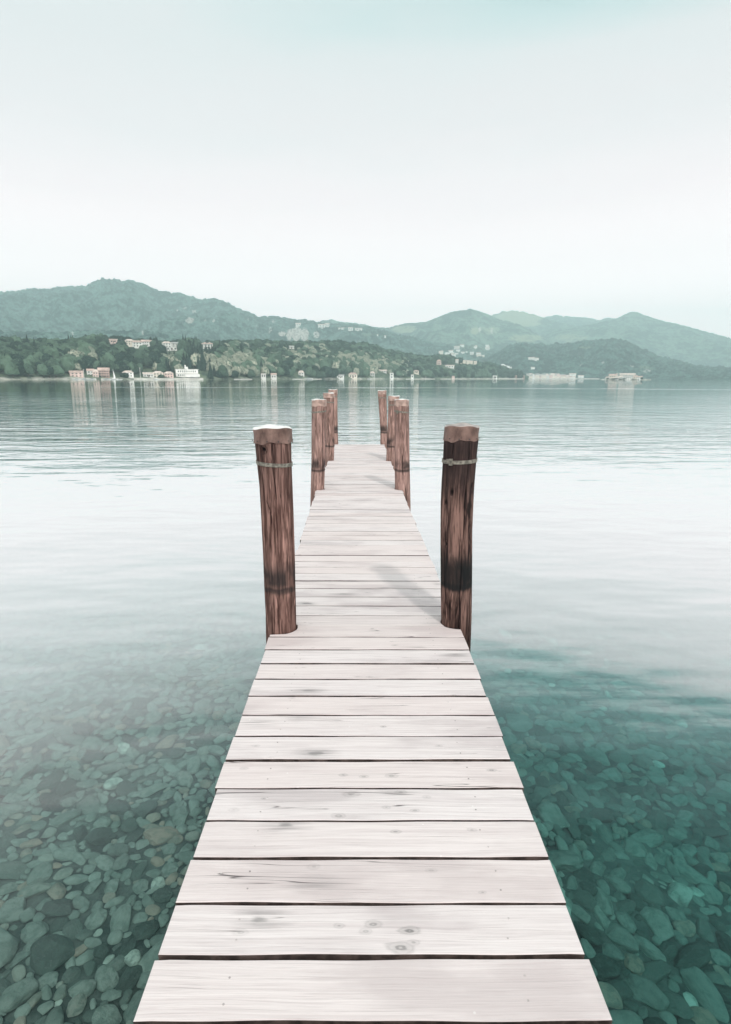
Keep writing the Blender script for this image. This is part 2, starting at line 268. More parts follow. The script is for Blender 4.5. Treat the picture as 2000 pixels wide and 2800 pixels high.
# ------------------------------------------------------------------ water, lake bed, stones
def water_material():
    m = NT('lake_water'); c = m.coord('Object'); sep = m.n('ShaderNodeSeparateXYZ'); m.l(c, sep.inputs[0]); X, Y = sep.outputs[0], sep.outputs[1]
    big = m.noise(m.map(c, (.03, .05, 1)), 1.0, 3, .5); big2 = m.noise(m.map(c, (.16, .30, 1)), 1.0, 3, .5)
    Yn = m.math('ADD', Y, m.math('MULTIPLY', m.math('SUBTRACT', big2, .5), 9.0))
    ripple = m.ramp(Yn, 7.5, 19.0)                      # calm by the shore, ruffled farther out
    w1 = m.noise(m.map(c, (.60, 1.9, 1), rot=(0, 0, R(4))), 1.0, 3, .55, .3)
    w2 = m.noise(m.map(c, (1.5, 4.6, 1), rot=(0, 0, R(-6))), 1.0, 3, .55, .2)
    w3 = m.noise(m.map(c, (.2, .75, 1), rot=(0, 0, R(7))), 1.0, 2, .5)
    calm = m.noise(m.map(c, (.7, 1.6, 1), rot=(0, 0, R(12))), 1.0, 2, .5)
    patch = m.ramp(big, .36, .62, .45, 1.15)
    far = m.ramp(Y, 22.0, 90.0, 1.0, .30)
    h = m.math('MULTIPLY', m.math('ADD', m.math('MULTIPLY', w1, .048), m.math('MULTIPLY', w2, .011)), m.math('MULTIPLY', m.math('MULTIPLY', ripple, patch), far))
    h = m.math('ADD', h, m.math('MULTIPLY', m.math('MULTIPLY', w3, .045), m.math('MULTIPLY', ripple, far)))
    h = m.math('ADD', h, m.math('MULTIPLY', calm, .016)); h = m.math('ADD', h, m.math('MULTIPLY', m.noise(m.map(c, (2.2, 6.5, 1), rot=(0, 0, R(-8))), 1.0, 3, .5), .0012))
    # a faint wake line crossing the lake
    yl = m.math('ADD', Y, m.math('MULTIPLY', m.math('SUBTRACT', m.noise(m.map(c, (.02, 0, 0)), 1.0, 2), .5), 10.0)); yl = m.math('ADD', yl, m.math('MULTIPLY', m.math('MULTIPLY', X, X), .0016))
    wk = m.math('MULTIPLY', m.ramp(yl, 112.0, 116.0), m.ramp(yl, 126.0, 121.0)); wk = m.math('MULTIPLY', wk, m.ramp(m.noise(m.map(c, (.06, .15, 1)), 1.0, 3), .40, .58)); wk = m.math('MULTIPLY', wk, m.ramp(X, -70.0, -25.0)); wkn = m.noise(m.map(c, (.5, 1.2, 1)), 1.0, 2)
    h = m.math('ADD', h, m.math('MULTIPLY', m.math('MULTIPLY', wk, wkn), .26))
    b = m.bump(h, 1.0, 1.0)
    lw = m.n('ShaderNodeLayerWeight'); lw.inputs['Blend'].default_value = .5; m.l(b, lw.inputs['Normal'])
    cr = m.n('ShaderNodeValToRGB'); m.l(lw.outputs['Facing'], cr.inputs[0]); e = cr.color_ramp.elements
    st = [(0, .02), (.27, .04), (.37, .09), (.45, .20), (.51, .36), (.56, .54), (.62, .74), (.70, .90), (.80, .97), (1, 1)]
    e[0].position, e[0].color = 0, (.02, .02, .02, 1); e[1].position, e[1].color = 1, (1, 1, 1, 1)
    for p, v in st[1:-1]: x = e.new(p); x.color = (v, v, v, 1)
    gl = m.n('ShaderNodeBsdfGlossy'); gl.inputs['Roughness'].default_value = .02; gl.inputs['Color'].default_value = (.97, .98, .98, 1); m.l(b, gl.inputs['Normal'])
    tr = m.n('ShaderNodeBsdfTransparent'); mx = m.n('ShaderNodeMixShader'); m.l(cr.outputs[0], mx.inputs[0]); m.l(tr.outputs[0], mx.inputs[1]); m.l(gl.outputs[0], mx.inputs[2]); m.l(mx.outputs[0], m.out.inputs[0])
    va = m.n('ShaderNodeVolumeAbsorption'); va.inputs['Color'].default_value = (.38, .82, .81, 1); va.inputs['Density'].default_value = 1.1; m.l(va.outputs[0], m.out.inputs[1])
    return m.mat
w = MB(); w.box((0, 2050, -15), (9000, 4480, 30)); tag(w.build('water', water_material()), 'clear teal lake, glassy near the pier and rippled farther out', kind='structure')

def bed_z(x, y):
    x = np.asarray(x, float); y = np.asarray(y, float)
    return -0.30-0.050*np.clip(y-1, 0, None)-0.19*np.clip(x+.9, 0, 5)-0.0035*np.clip(y-9, 0, None)**2+0.10*fbm(x*.5, y*.5, 5, 3)
def make_bed():
    xs = np.concatenate([np.linspace(-4500, -40, 12), np.linspace(-30, 30, 241), np.linspace(40, 4500, 12)]); ys = np.concatenate([np.linspace(-200, -6, 5), np.linspace(-4, 40, 177), np.linspace(50, 4280, 12)])
    XX, YY = np.meshgrid(xs, ys); Z = np.maximum(bed_z(XX, YY), -9)+.02*fbm(XX*5, YY*5, 9, 3); n, k = XX.shape
    i = np.arange(n*k).reshape(n, k); F = np.stack([i[:-1, :-1], i[:-1, 1:], i[1:, 1:], i[1:, :-1]], -1).reshape(-1, 4)
    m = NT('lake_bed_silt'); c = m.coord(); a = m.noise(c, 7, 5, .65); b = m.noise(c, .8, 3)
    col = m.mix(m.ramp(a, .35, .65), (.03, .034, .03), (.12, .12, .105)); col = m.mix(m.math('MULTIPLY', m.ramp(b, .5, .7), .4), col, (.20, .21, .19)); m.bsdf(col, .9, m.bump(a, .8, .03))
    tag(mesh_obj('lake_bed', np.stack([XX, YY, Z], -1).reshape(-1, 3), F, m.mat, smooth=True), 'silty lake bed under clear water', kind='structure')
make_bed()
def stone_material(obj_rnd):
    m = NT('stone_single' if obj_rnd else 'stone_mass'); c = m.coord(); t = m.rnd() if obj_rnd else m.attr('tone'); n = m.noise(c, 1.3 if obj_rnd else 9, 5, .6)
    n2 = m.noise(c, 6 if obj_rnd else 50, 3, .65)
    col = m.mix(m.ramp(t, 0, .75), (.055, .060, .052), (.27, .27, .235)); col = m.mix(m.ramp(t, .95, .99), col, (.55, .53, .46)); col = m.mix(m.math('MULTIPLY', m.ramp(t, .80, .86), m.ramp(t, .92, .87)), col, (.34, .24, .19))
    col = m.mix(m.math('MULTIPLY', m.ramp(n, .42, .62), .55), col, (.10, .12, .10)); col = m.mix(m.math('MULTIPLY', m.ramp(n2, .58, .74), .22), col, (.40, .40, .35))
    m.bsdf(col, .85, m.bump(m.math('ADD', n, m.math('MULTIPLY', n2, .4)), .7, .02)); return m.mat
IV, IF_ = icosphere(3); IV2, IF2 = icosphere(2)
def stone_shape(V, seed):
    r = np.random.default_rng(seed); P = V.copy()
    for _ in range(6):                                   # knock flats off the sphere
        n = r.normal(size=3); n /= np.linalg.norm(n); d = P@n; lim = r.uniform(.55, .88); P = P-np.outer(np.clip(d-lim, 0, None)*.85, n)
    P *= (1+.10*fbm(V[:, 0]*1.8+seed, V[:, 1]*1.8+V[:, 2]*2.3, seed, 3))[:, None]
    return P
def make_stones():
    # dart throwing, big stones first
    pts = []; cell = {}; out = []
    def free(x, y, r, k):
        gx, gy = int(x//.3), int(y//.3)
        for a in range(gx-2, gx+3):
            for b in range(gy-2, gy+3):
                for (u, v, q) in cell.get((a, b), ()):
                    if (u-x)**2+(v-y)**2 < (k*(q+r))**2: return False
        return True
    for (r0, r1, tries, k) in ((.10, .145, 170, .92), (.06, .095, 4200, .80), (.036, .06, 50000, .74), (.018, .036, 120000, .78)):
        for _ in range(tries):
            y = random.uniform(.9, 13); hw = 1.2+y*.75; x = random.uniform(-hw, hw); r = random.uniform(r0, r1)
            if r1 < .05 and (y > 3.4 or x > 0 and random.random() < .6): continue
            if x < 0 and r > .1 and random.random() < .85: continue
            if x < 0: r *= .82
            if free(x, y, r, k): cell.setdefault((int(x//.3), int(y//.3)), []).append((x, y, r)); out.append((x, y, r))
    bases = [stone_shape(IV, 100+i) for i in range(9)]; b2 = [stone_shape(IV2, 200+i) for i in range(9)]
    sm, mm = stone_material(True), stone_material(False)
    cand = []
    for (x, y, r) in out:
        z = float(bed_z(x, y)); px, py = project((x, y, z)); d = math.hypot(x, y, z-CAMZ)
        # the pier hides what lies under it
        if not (0 < px < 2000 and 1650 < py < 2790): continue
        lx, rx = np.interp(py, [1030, 2600], [985, 437]), np.interp(py, [1030, 2600], [1000, 1601])
        if lx-15 < px < rx+15: continue
        cand.append((r/d, x, y, r, px, py))
    cand.sort(reverse=True); big = set((x, y) for _, x, y, *_ in cand[:NBIG])
    meshes = []
    for i, b in enumerate(bases):
        o = mesh_obj('stone', b, IF_, sm, smooth=True); meshes.append(o.data); bpy.data.objects.remove(o)
    for _, x, y, r, px, py in cand[:NBIG]:
        o = bpy.data.objects.new('stone', random.choice(meshes)); C.objects.link(o)
        a = random.uniform(.85, 1.6); o.scale = (r*a, r/a**.5, r*random.uniform(.30, .52)); o.rotation_euler = (random.uniform(-.2, .2), random.uniform(-.2, .2), random.uniform(0, 6.3)); o.location = (x, y, float(bed_z(x, y))+r*.12)
        side = 'left' if x < 0 else 'right'; zone = 'near the bottom corner' if py > 2300 else ('beside the near planks' if abs(x) < 1.3 else ('halfway towards the front post' if py > 1950 else 'abreast of the front post'))
        tag(o, 'submerged grey stone on the lake bed %s of the pier, %s' % (side, zone), 'stone', 'larger stones on the lake bed')
    Vs, Ts, Fs, n0 = [], [], [], 0
    for (x, y, r) in out:
        if (x, y) in big: continue
        b = random.choice(b2); a = random.uniform(.85, 1.7); t = random.uniform(0, 6.3); S3 = np.array([r*a, r/a**.5, r*random.uniform(.28, .55)]); P = b*S3; ti = random.uniform(-.25, .25)
        c_, s_ = math.cos(ti), math.sin(ti); P = P@np.array([[c_, 0, s_], [0, 1, 0], [-s_, 0, c_]]); c_, s_ = math.cos(t), math.sin(t); P = P@np.array([[c_, s_, 0], [-s_, c_, 0], [0, 0, 1]])
        Vs.append(P+np.array([x, y, float(bed_z(x, y))+r*.1])); Ts.append(np.full(len(P), random.random() if x > -.6 or y < 2.2 else .45+.5*random.random())); Fs.append(IF2+n0); n0 += len(P)
    o = mesh_obj('stones', np.concatenate(Vs), np.concatenate(Fs), mm, smooth=True, attrs={'tone': np.concatenate(Ts)}); tag(o, 'countless rounded grey stones and cobbles covering the lake bed', 'stones', kind='stuff')
NBIG = 290
make_stones()

# ------------------------------------------------------------------ pier
EDGE = [(1.0, 2860, 346, 1701), (0, 2600, 437, 1601), (0, 1770, 729, 1281), (0, 1392, 849, 1121), (0, 1342, 865, 1101), (0, 1215, 917, 1051)]
_L = np.array([on_z(l, y, DECK)[:2] for _, y, l, r in EDGE]); _R = np.array([on_z(r, y, DECK)[:2] for _, y, l, r in EDGE])
def edge_l(y): return np.interp(y, _L[:, 1], _L[:, 0])
def edge_r(y): return np.interp(y, _R[:, 1], _R[:, 0])
# posts: rows of (photo y, left x, right x) and photo y of the front of the foot on the deck
POSTS = [
 ('near_l', 1733, [(1172, 694, 797), (1207, 698, 797), (1255, 703, 797.5), (1326, 711, 800), (1410, 715.6, 803), (1506, 720, 806), (1604, 723.5, 808), (1675, 727, 810), (1770, 728.5, 811.5)],
  'foremost left mooring post, reddish brown log with a knot hole under its cap', dict(light=(.33, .195, .165), dark=(.085, .045, .038), stain=.55, topdark=.35)),
 ('near_r', 1717, [(1167, 1217, 1309.5), (1205, 1214, 1308), (1253, 1212, 1303), (1323, 1207.6, 1297), (1379, 1205.3, 1294), (1450, 1204.8, 1291), (1534, 1204.8, 1290.6), (1618, 1205.3, 1290), (1689, 1206.7, 1289), (1770, 1206, 1286)],
  'foremost right mooring post, very dark stained log with long vertical cracks', dict(light=(.25, .15, .125), dark=(.030, .018, .017), stain=1.0, topdark=.85, band=.85)),
 ('second_l', 1340, [(1093, 853, 893), (1110, 853, 892), (1150, 852.5, 889.5), (1250, 852, 890), (1340, 850, 887), (1390, 849, 886)],
  'second mooring post on the left, straight brown log just behind the foremost one', dict(light=(.44, .285, .25), dark=(.22, .135, .115), stain=.2, topdark=.1)),
 ('second_r', 1340.5, [(1093, 1079.5, 1119), (1110, 1079, 1119), (1150, 1080, 1119), (1250, 1080, 1120.5), (1340, 1080.5, 1122.5), (1390, 1082, 1123.5)],
  'second mooring post on the right, brown log with a clamp on its strap', dict(light=(.44, .285, .25), dark=(.22, .135, .115), stain=.2, topdark=.15)),
 ('third_l', 1260, [(1075, 884, 914), (1089, 886, 914), (1150, 889, 914.5), (1210, 890, 915), (1260, 889.5, 913.5)],
  'third mooring post on the left, half hidden behind the second', dict(light=(.42, .27, .235), dark=(.20, .125, .105), stain=.3, topdark=.1)),
 ('third_r', 1261, [(1083, 1062.5, 1093), (1094, 1062.5, 1091), (1130, 1062, 1089), (1180, 1059.5, 1086), (1261, 1056, 1084)],
  'third mooring post on the right, leaning behind the second', dict(light=(.42, .27, .235), dark=(.20, .125, .105), stain=.3, topdark=.1)),
 ('last_l', 1215, [(1065, 898.5, 923.5), (1080, 899.5, 923), (1130, 901, 923.5), (1170, 902, 924), (1215, 902.5, 925.5)],
  'farthest mooring post on the left, at the end of the pier', dict(light=(.46, .30, .26), dark=(.25, .155, .13), stain=.15, topdark=0)),
 ('last_r', 1215, [(1068, 1033.5, 1057), (1080, 1034, 1057), (1110, 1036, 1058), (1150, 1039, 1059), (1180, 1040.5, 1059.5), (1215, 1040.5, 1060)],
  'farthest mooring post on the right, its top leaning left at the end of the pier', dict(light=(.46, .30, .26), dark=(.25, .155, .13), stain=.2, topdark=0)),
]
CRACKS = {'near_l': [[(1255, 0.0), (1373, .12)], [(1207, .84), (1300, .87), (1421, .90), (1560, .93)], [(1345, .38), (1368, .38)], [(1366, -.54), (1402, -.27), (1440, -.22)], [(1207, .1), (1250, .02)], [(1690, .2), (1735, .2)]],
          'near_r': [[(1205, .37), (1300, .36), (1450, .30), (1560, .18), (1700, 0.0), (1730, -.02)], [(1205, -.55), (1250, -.6)], [(1262, -.86), (1450, -.86), (1700, -.80)], [(1618, .78), (1700, .74), (1770, .74)], [(1330, .02), (1337, -.25)], [(1346, -.35), (1352, -.48)], [(1370, -.65), (1376, -.8)]],
          'second_l': [[(1112, .72), (1250, .74), (1330, .76)], [(1115, .05), (1125, .03)]], 'second_r': [[(1330, .35), (1390, .45)], [(1240, .0), (1300, .02)]],
          'third_l': [[(1140, -.3), (1180, -.1), (1230, -.05)]], 'third_r': [], 'last_l': [], 'last_r': []}
cap_skirt = NT('aged_copper_sheet')
def _cap():
    m = cap_skirt; c = m.coord(); n = m.noise(m.map(c, (9, 9, 5)), 1.0, 4, .6); n2 = m.noise(c, 60, 3)
    col = m.mix(m.ramp(n, .35, .66), (.10, .062, .053), (.27, .175, .148)); col = m.mix(m.math('MULTIPLY', m.ramp(n2, .55, .7), .35), col, (.07, .05, .045)); m.bsdf(col, .6, m.bump(n, .6, .02), metal=.1, spec=.2)
_cap()
cap_top = flat('bleached_cap_sheet', (.80, .80, .78), .6, .08, 14, bump=.2)
cap_top2 = flat('weathered_cap_sheet', (.40, .36, .34), .6, .25, 14, bump=.3)
cap_skirt2 = flat('paler_copper_sheet', (.40, .28, .24), .5, .25, 16, metal=.2, bump=.3)  # paler brown sheet for the cap skirts of the farther posts
strap_m = flat('galvanised_strap', (.21, .195, .165), .55, .4, 60, metal=.35, bump=.2)
POSTINFO = {}
def make_post(key, foot, rows, label, mp):
    yf = on_z(sum(r[1]+r[2] for r in rows[-2:])/4, foot, DECK)[1]
    rad = (rows[-2][2]-rows[-2][1])/2/FOC*yf; Yc = yf+rad
    prof = []
    for (py, l, r) in rows:
        a, b = on_y(l, py, Yc), on_y(r, py, Yc); prof.append(((a[2]+b[2])/2-DECK, (a[0]+b[0])/2, (b[0]-a[0])/2*Yc/math.hypot(Yc, 0.0)))
    prof.sort(); zs = [p[0] for p in prof]
    cx0 = float(np.interp(0, zs, [p[1] for p in prof])); top = zs[-1]
    root = empty('mooring_post', (cx0, Yc, DECK), label, 'post', 'wooden mooring posts of the pier')
    cx = lambda z: np.interp(z, zs, [p[1] for p in prof])-cx0
    cr = lambda z: np.interp(z, zs, [p[2] for p in prof])
    near = key.startswith('near'); seg = 224 if near else 72; nz = 300 if near else 110
    zz = np.linspace(-1.9, top, nz); th = np.linspace(0, 2*math.pi, seg, endpoint=False); TT, ZZ = np.meshgrid(th, zz)
    ks = {'near_l': 1, 'near_r': 2}.get(key, len(POSTINFO)+5)
    rr = cr(ZZ)*(1+.025*fbm(np.cos(TT)*1.3+ks*7, np.sin(TT)*1.3+ZZ*1.1, ks, 3)+.012*fbm(np.cos(TT)*9, np.sin(TT)*9+ZZ*.8, ks+3, 2))
    ck = np.zeros_like(ZZ); xn = np.sin(TT); front = np.cos(TT) > -.1    # th=0 faces the camera (-Y)
    for poly in CRACKS[key]:
        pz = [float(on_y(900, p[0], Yc-rad)[2]-DECK) for p in poly]; o_ = np.argsort(pz); xx = np.interp(ZZ, np.array(pz)[o_], np.array([p[1] for p in poly])[o_])
        ang = np.arcsin(np.clip(xx, -.97, .97))+.03*fbm(ZZ*6, ZZ*0, ks+11, 3); wdt = (.034 if near else .07)*(.55+.8*vnoise(ZZ*5, ZZ*0, ks)); d = np.abs(TT-np.where(ang < 0, ang+2*math.pi, ang)); d = np.minimum(d, 2*math.pi-d)
        ok = (ZZ > min(pz)) & (ZZ < max(pz)); ends = np.clip(np.minimum(ZZ-min(pz), max(pz)-ZZ)/.03, 0, 1); ck = np.maximum(ck, np.clip(1.25-d/wdt, 0, 1)*ok*ends)
    if key == 'near_l':
        za = float(on_y(900, 1229.5, Yc-rad)[2]-DECK); aa = math.asin(-.41)+2*math.pi; dd = np.hypot((TT-aa)*.11, ZZ-za); ck = np.maximum(ck, np.clip((.0175-dd)/.006, 0, 1)); ck = np.maximum(ck, np.clip(1-np.abs(dd-.024)/.004, 0, 1)*.6)
    if key == 'near_r':
        for (u, v) in ((.78, 1330), (.8, 1440), (-.5, 1345), (-.8, 1375), (-.75, 1490)):
            za = float(on_y(900, v, Yc-rad)[2]-DECK); aa = math.asin(u) % (2*math.pi); dd = np.hypot((TT-aa)*.11, (ZZ-za)*.6); ck = np.maximum(ck, np.clip((.016-dd)/.008, 0, 1)*.9)
    rr = (rr-ck*.012)*(1-.055*np.clip((ZZ-(top-.085))/.01, 0, 1))
    V = np.stack([cx(ZZ)+rr*np.sin(TT), -rr*np.cos(TT), ZZ], -1).reshape(-1, 3)
    i = np.arange(nz*seg).reshape(nz, seg); j = np.roll(i, -1, 1); F = np.stack([i[:-1], j[:-1], j[1:], i[1:]], -1).reshape(-1, 4)
    mesh_obj('log', V, F, post_material('post_wood_'+key, **mp), root, smooth=True, attrs={'crack': ck.ravel()})
    # sheet metal cap with folded, nailed skirt
    n = 96; ch = .088 if not near else .080; tilt = random.uniform(-.02, .02); rows_ = []; cz = top
    rs = float(cr(cz))*1.0; c0 = float(cx(cz)); fold = np.array([abs(math.sin(t*4.5+ks))**6 for t in th[:1]]); tc = np.linspace(0, 2*math.pi, n, endpoint=False)
    folds = .0; 
    for q in range(7): a0 = q*2*math.pi/7+ks; dd = np.abs((tc-a0+math.pi) % (2*math.pi)-math.pi); folds = folds+np.clip(1-dd/.07, 0, 1)
    wav = .0045*np.sin(tc*5+ks)+.003*np.sin(tc*9+ks*2)+.005*np.sin(tc*2+1)
    rim = .006*np.sin(tc*2+ks)+.003*np.sin(tc*5+ks*3)+(.006 if near else 0)
    for k, (zf, rf) in enumerate(((0, 1.03), (.12, 1.02), (.5, 1.012), (.85, 1.018), (1.0, 1.028), (1.0, .99))):
        zb = cz-ch+wav*(1-zf)+ch*zf+rim*zf+(.0 if k < 5 else .004); rrr = rs*rf+folds*.0035*(1-.4*zf)+(.002*np.sin(tc*7+k))
        rows_.append(np.stack([c0+float(cx(cz-ch*(1-zf))-cx(cz))+rrr*np.sin(tc), -rrr*np.cos(tc), zb], -1))
    for f in (.8, .5, .2): rows_.append(np.stack([c0+rs*f*np.sin(tc), -rs*f*np.cos(tc), cz+.002-.004*(1-f)+rim*f*f+.003*np.sin(tc*3+f*9)], -1))
    V = np.concatenate(rows_+[np.array([[c0, 0, cz-.002]])]); nr = len(rows_); F = []; mi = []
    for a in range(nr-1):
        for b in range(n): F.append((a*n+b, a*n+(b+1) % n, (a+1)*n+(b+1) % n, (a+1)*n+b)); mi.append(0 if a < 4 else 1)
    for b in range(n): F.append(((nr-1)*n+b, (nr-1)*n+(b+1) % n, nr*n)); mi.append(1)
    cap = mesh_obj('metal_cap', V, F, [cap_skirt.mat if near else cap_skirt2, cap_top2 if key == 'near_r' else cap_top], root, mi, smooth=True)
    if near:
        nm = bpy.data.materials.get('dark_nail') or flat('dark_nail', (.05, .04, .04), .5)
        for q in range(11):
            nb = MB(); a = q*2*math.pi/11+ks; d = Vector((math.sin(a), -math.cos(a), 0)); p = Vector((c0, 0, cz-ch+.014))+d*(rs*1.04); nb.tube(p, p+d*.005, .0045, .003, 6); nb.build('nail', nm, cap)
    # strap
    zs_ = top-(.205 if near else .165); sv = []; hb = .011; tl = random.uniform(-.06, .06)
    for (dz, e) in ((-hb, .0), (-hb, .0045), (hb, .0045), (hb, .0)):
        z_ = zs_+dz+tl*.2*np.sin(tc); r_ = cr(z_)*(1.012)+e; sv.append(np.stack([cx(z_)+r_*np.sin(tc), -r_*np.cos(tc), z_], -1))
    F = [((a % 4)*n+b, (a % 4)*n+(b+1) % n, ((a+1) % 4)*n+(b+1) % n, ((a+1) % 4)*n+b) for a in range(4) for b in range(n)]
    st = mesh_obj('strap', np.concatenate(sv), F, strap_m, root, smooth=False)
    if key in ('near_r', 'second_r'):
        a = math.asin(-.62); r_ = float(cr(zs_))*1.012+.005; p = (float(cx(zs_))+r_*math.sin(a), -r_*math.cos(a), zs_); bk = MB(); s_ = 1 if near else 1.2
        bk.box((p[0], p[1]-.006, p[2]), (.020*s_, .014, .040*s_), rz=a); bk.box((p[0]-.012, p[1]-.012, p[2]+.014), (.034*s_, .008, .009*s_), rz=a); bk.tube((p[0]-.004, p[1]-.010, p[2]-.012), (p[0]-.004, p[1]-.026, p[2]-.012), .006); bk.build('buckle', strap_m, st)
    POSTINFO[key] = (float(cx0), float(Yc), float(cr(0)), float(top))
for p in POSTS: make_post(*p)

def make_pier():
    far = float(on_z(985, 1215, DECK)[1]); root = empty('pier', (0, 0, 0), 'long narrow pier of bleached timber planks running out over the lake', 'pier')
    V, F, mi, pa = [], [], [], []; th = .042; P0 = 1.484; pitch = .172; k = -22; yend = far
    posts = list(POSTINFO.values()); nb = MB(); rr = random.Random(8)
    def xl(y):
        x = float(edge_l(y))
        for (cx, cy_, r, _) in posts:
            q = r+.010
            if cx < 0 and abs(y-cy_) < q: x = max(x, cx+math.sqrt(q*q-(y-cy_)**2))
        return x
    def xr(y):
        x = float(edge_r(y))
        for (cx, cy_, r, _) in posts:
            q = r+.010
            if cx > 0 and abs(y-cy_) < q: x = min(x, cx-math.sqrt(q*q-(y-cy_)**2))
        return x
    y = P0+k*pitch; skew0 = 0
    while y < yend-.02:
        y1 = min(y+pitch, yend); g0 = rr.uniform(.006, .0135)
        if abs(y-(P0+4*pitch)) < .03 or abs(y-(P0+5*pitch)) < .03: pass
        skew = rr.uniform(-.0045, .0045); a, b = y+g0, y1-.002; N = 16; ej, fj = rr.uniform(-.009, .007), rr.uniform(-.007, .009); dz = rr.uniform(-.003, .003); tl = rr.uniform(-.002, .002)
        def gy(s_, x, base, sk): return base+sk*x/.6
        def wob(x, s): return .0012*math.sin(x*7+s)+.0009*math.sin(x*17+s*2)
        ys = [a+(b-a)*i/N for i in range(N+1)]; ol = [(xl(q)+ej, q) for q in ys]; orr = [(xr(q)+fj, q) for q in ys]; sd = rr.uniform(0, 6)
        M_ = 28; bot = [(ol[0][0]+(orr[0][0]-ol[0][0])*i/M_, a) for i in range(1, M_)]; topp = [(orr[-1][0]+(ol[-1][0]-orr[-1][0])*i/M_, b) for i in range(1, M_)]
        bot = [(x, q+skew*x/.6*.5+wob(x, sd)) for x, q in bot]; topp = [(x, q+skew0*0+wob(x, sd+3)) for x, q in topp]
        O = ol[:1]+bot+orr+topp+ol[::-1][:-1]; O = [(x, q) for x, q in O]
        # clean duplicates
        Q = [O[0]]
        for p in O[1:]:
            if math.hypot(p[0]-Q[-1][0], p[1]-Q[-1][1]) > 1e-4: Q.append(p)
        n = len(Q); ctr = (sum(p[0] for p in Q)/n, (a+b)/2); b0 = len(V); ins = .0022
        def inset(p): return (p[0]-math.copysign(ins, p[0]-ctr[0]), p[1]-(ins if p[1] > ctr[1] else -ins))
        zt = lambda x: DECK+dz+tl*x
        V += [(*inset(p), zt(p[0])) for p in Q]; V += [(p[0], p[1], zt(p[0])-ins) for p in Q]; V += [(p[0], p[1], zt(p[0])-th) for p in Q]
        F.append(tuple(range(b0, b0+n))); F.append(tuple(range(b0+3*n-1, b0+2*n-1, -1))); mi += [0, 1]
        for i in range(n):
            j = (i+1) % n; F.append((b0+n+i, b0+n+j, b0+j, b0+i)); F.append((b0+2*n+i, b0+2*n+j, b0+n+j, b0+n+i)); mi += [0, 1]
        pv = rr.random(); pa += [pv]*(3*n)
        for sx in (-.40, .40):
            for sy in (.28, .72):
                x_, y_ = sx+rr.uniform(-.012, .012)+(edge_l(y)+edge_r(y))/2, a+(b-a)*sy+rr.uniform(-.006, .006); nb.tube((x_, y_, DECK+dz+tl*x_-.004), (x_, y_, DECK+dz+tl*x_+.0008), .0036, .0032, 8)
        y = y1
    mesh_obj('deck', V, F, [deck_material(), flat('unbleached_gap_shade_edge', (.085, .062, .055), .9, .5, 18, bump=.4)], root, mi, attrs={'plank': pa})  # unbleached sides and undersides, coloured extra dark to deepen the shade between planks
    nb.build('nails', flat('rusty_nail_head', (.42, .38, .37), .6, .3, 30), root)['kind'] = 'stuff'
    bm = flat('wet_grey_timber', (.07, .052, .046), .8, .35, 6, bump=.4)
    for sx in (-.40, 0, .40):
        s = MB(); yy = [-2.4, 1.0, 3.2, 5.5, 8.2, 11, yend-.03]
        for u, v in zip(yy[:-1], yy[1:]):
            m0, m1 = (edge_l(u)+edge_r(u))/2+sx*.98, (edge_l(v)+edge_r(v))/2+sx*.98; w_ = .045
            s.add([(m0-w_, u, DECK-th-.14), (m0+w_, u, DECK-th-.14), (m1+w_, v, DECK-th-.14), (m1-w_, v, DECK-th-.14), (m0-w_, u, DECK-th-.004), (m0+w_, u, DECK-th-.004), (m1+w_, v, DECK-th-.004), (m1-w_, v, DECK-th-.004)], [(0, 3, 2, 1), (4, 5, 6, 7), (0, 1, 5, 4), (1, 2, 6, 5), (2, 3, 7, 6), (3, 0, 4, 7)])
        s.build('stringer', bm, root)
    done = set()
    for key in ('near_l', 'second_l', 'third_l', 'last_l'):
        x0, y0, r, _ = POSTINFO[key]; x1, y1, r1, _ = POSTINFO[key[:-1]+'r']; s = MB()
        yc = (y0+y1)/2+r+.05 if key != 'last_l' else (y0+y1)/2-r-.05
        s.box(((x0+x1)/2, yc, DECK-th-.235), (abs(x1-x0)+.1, .08, .16)); s.build('cross_beam', bm, root)
make_pier()

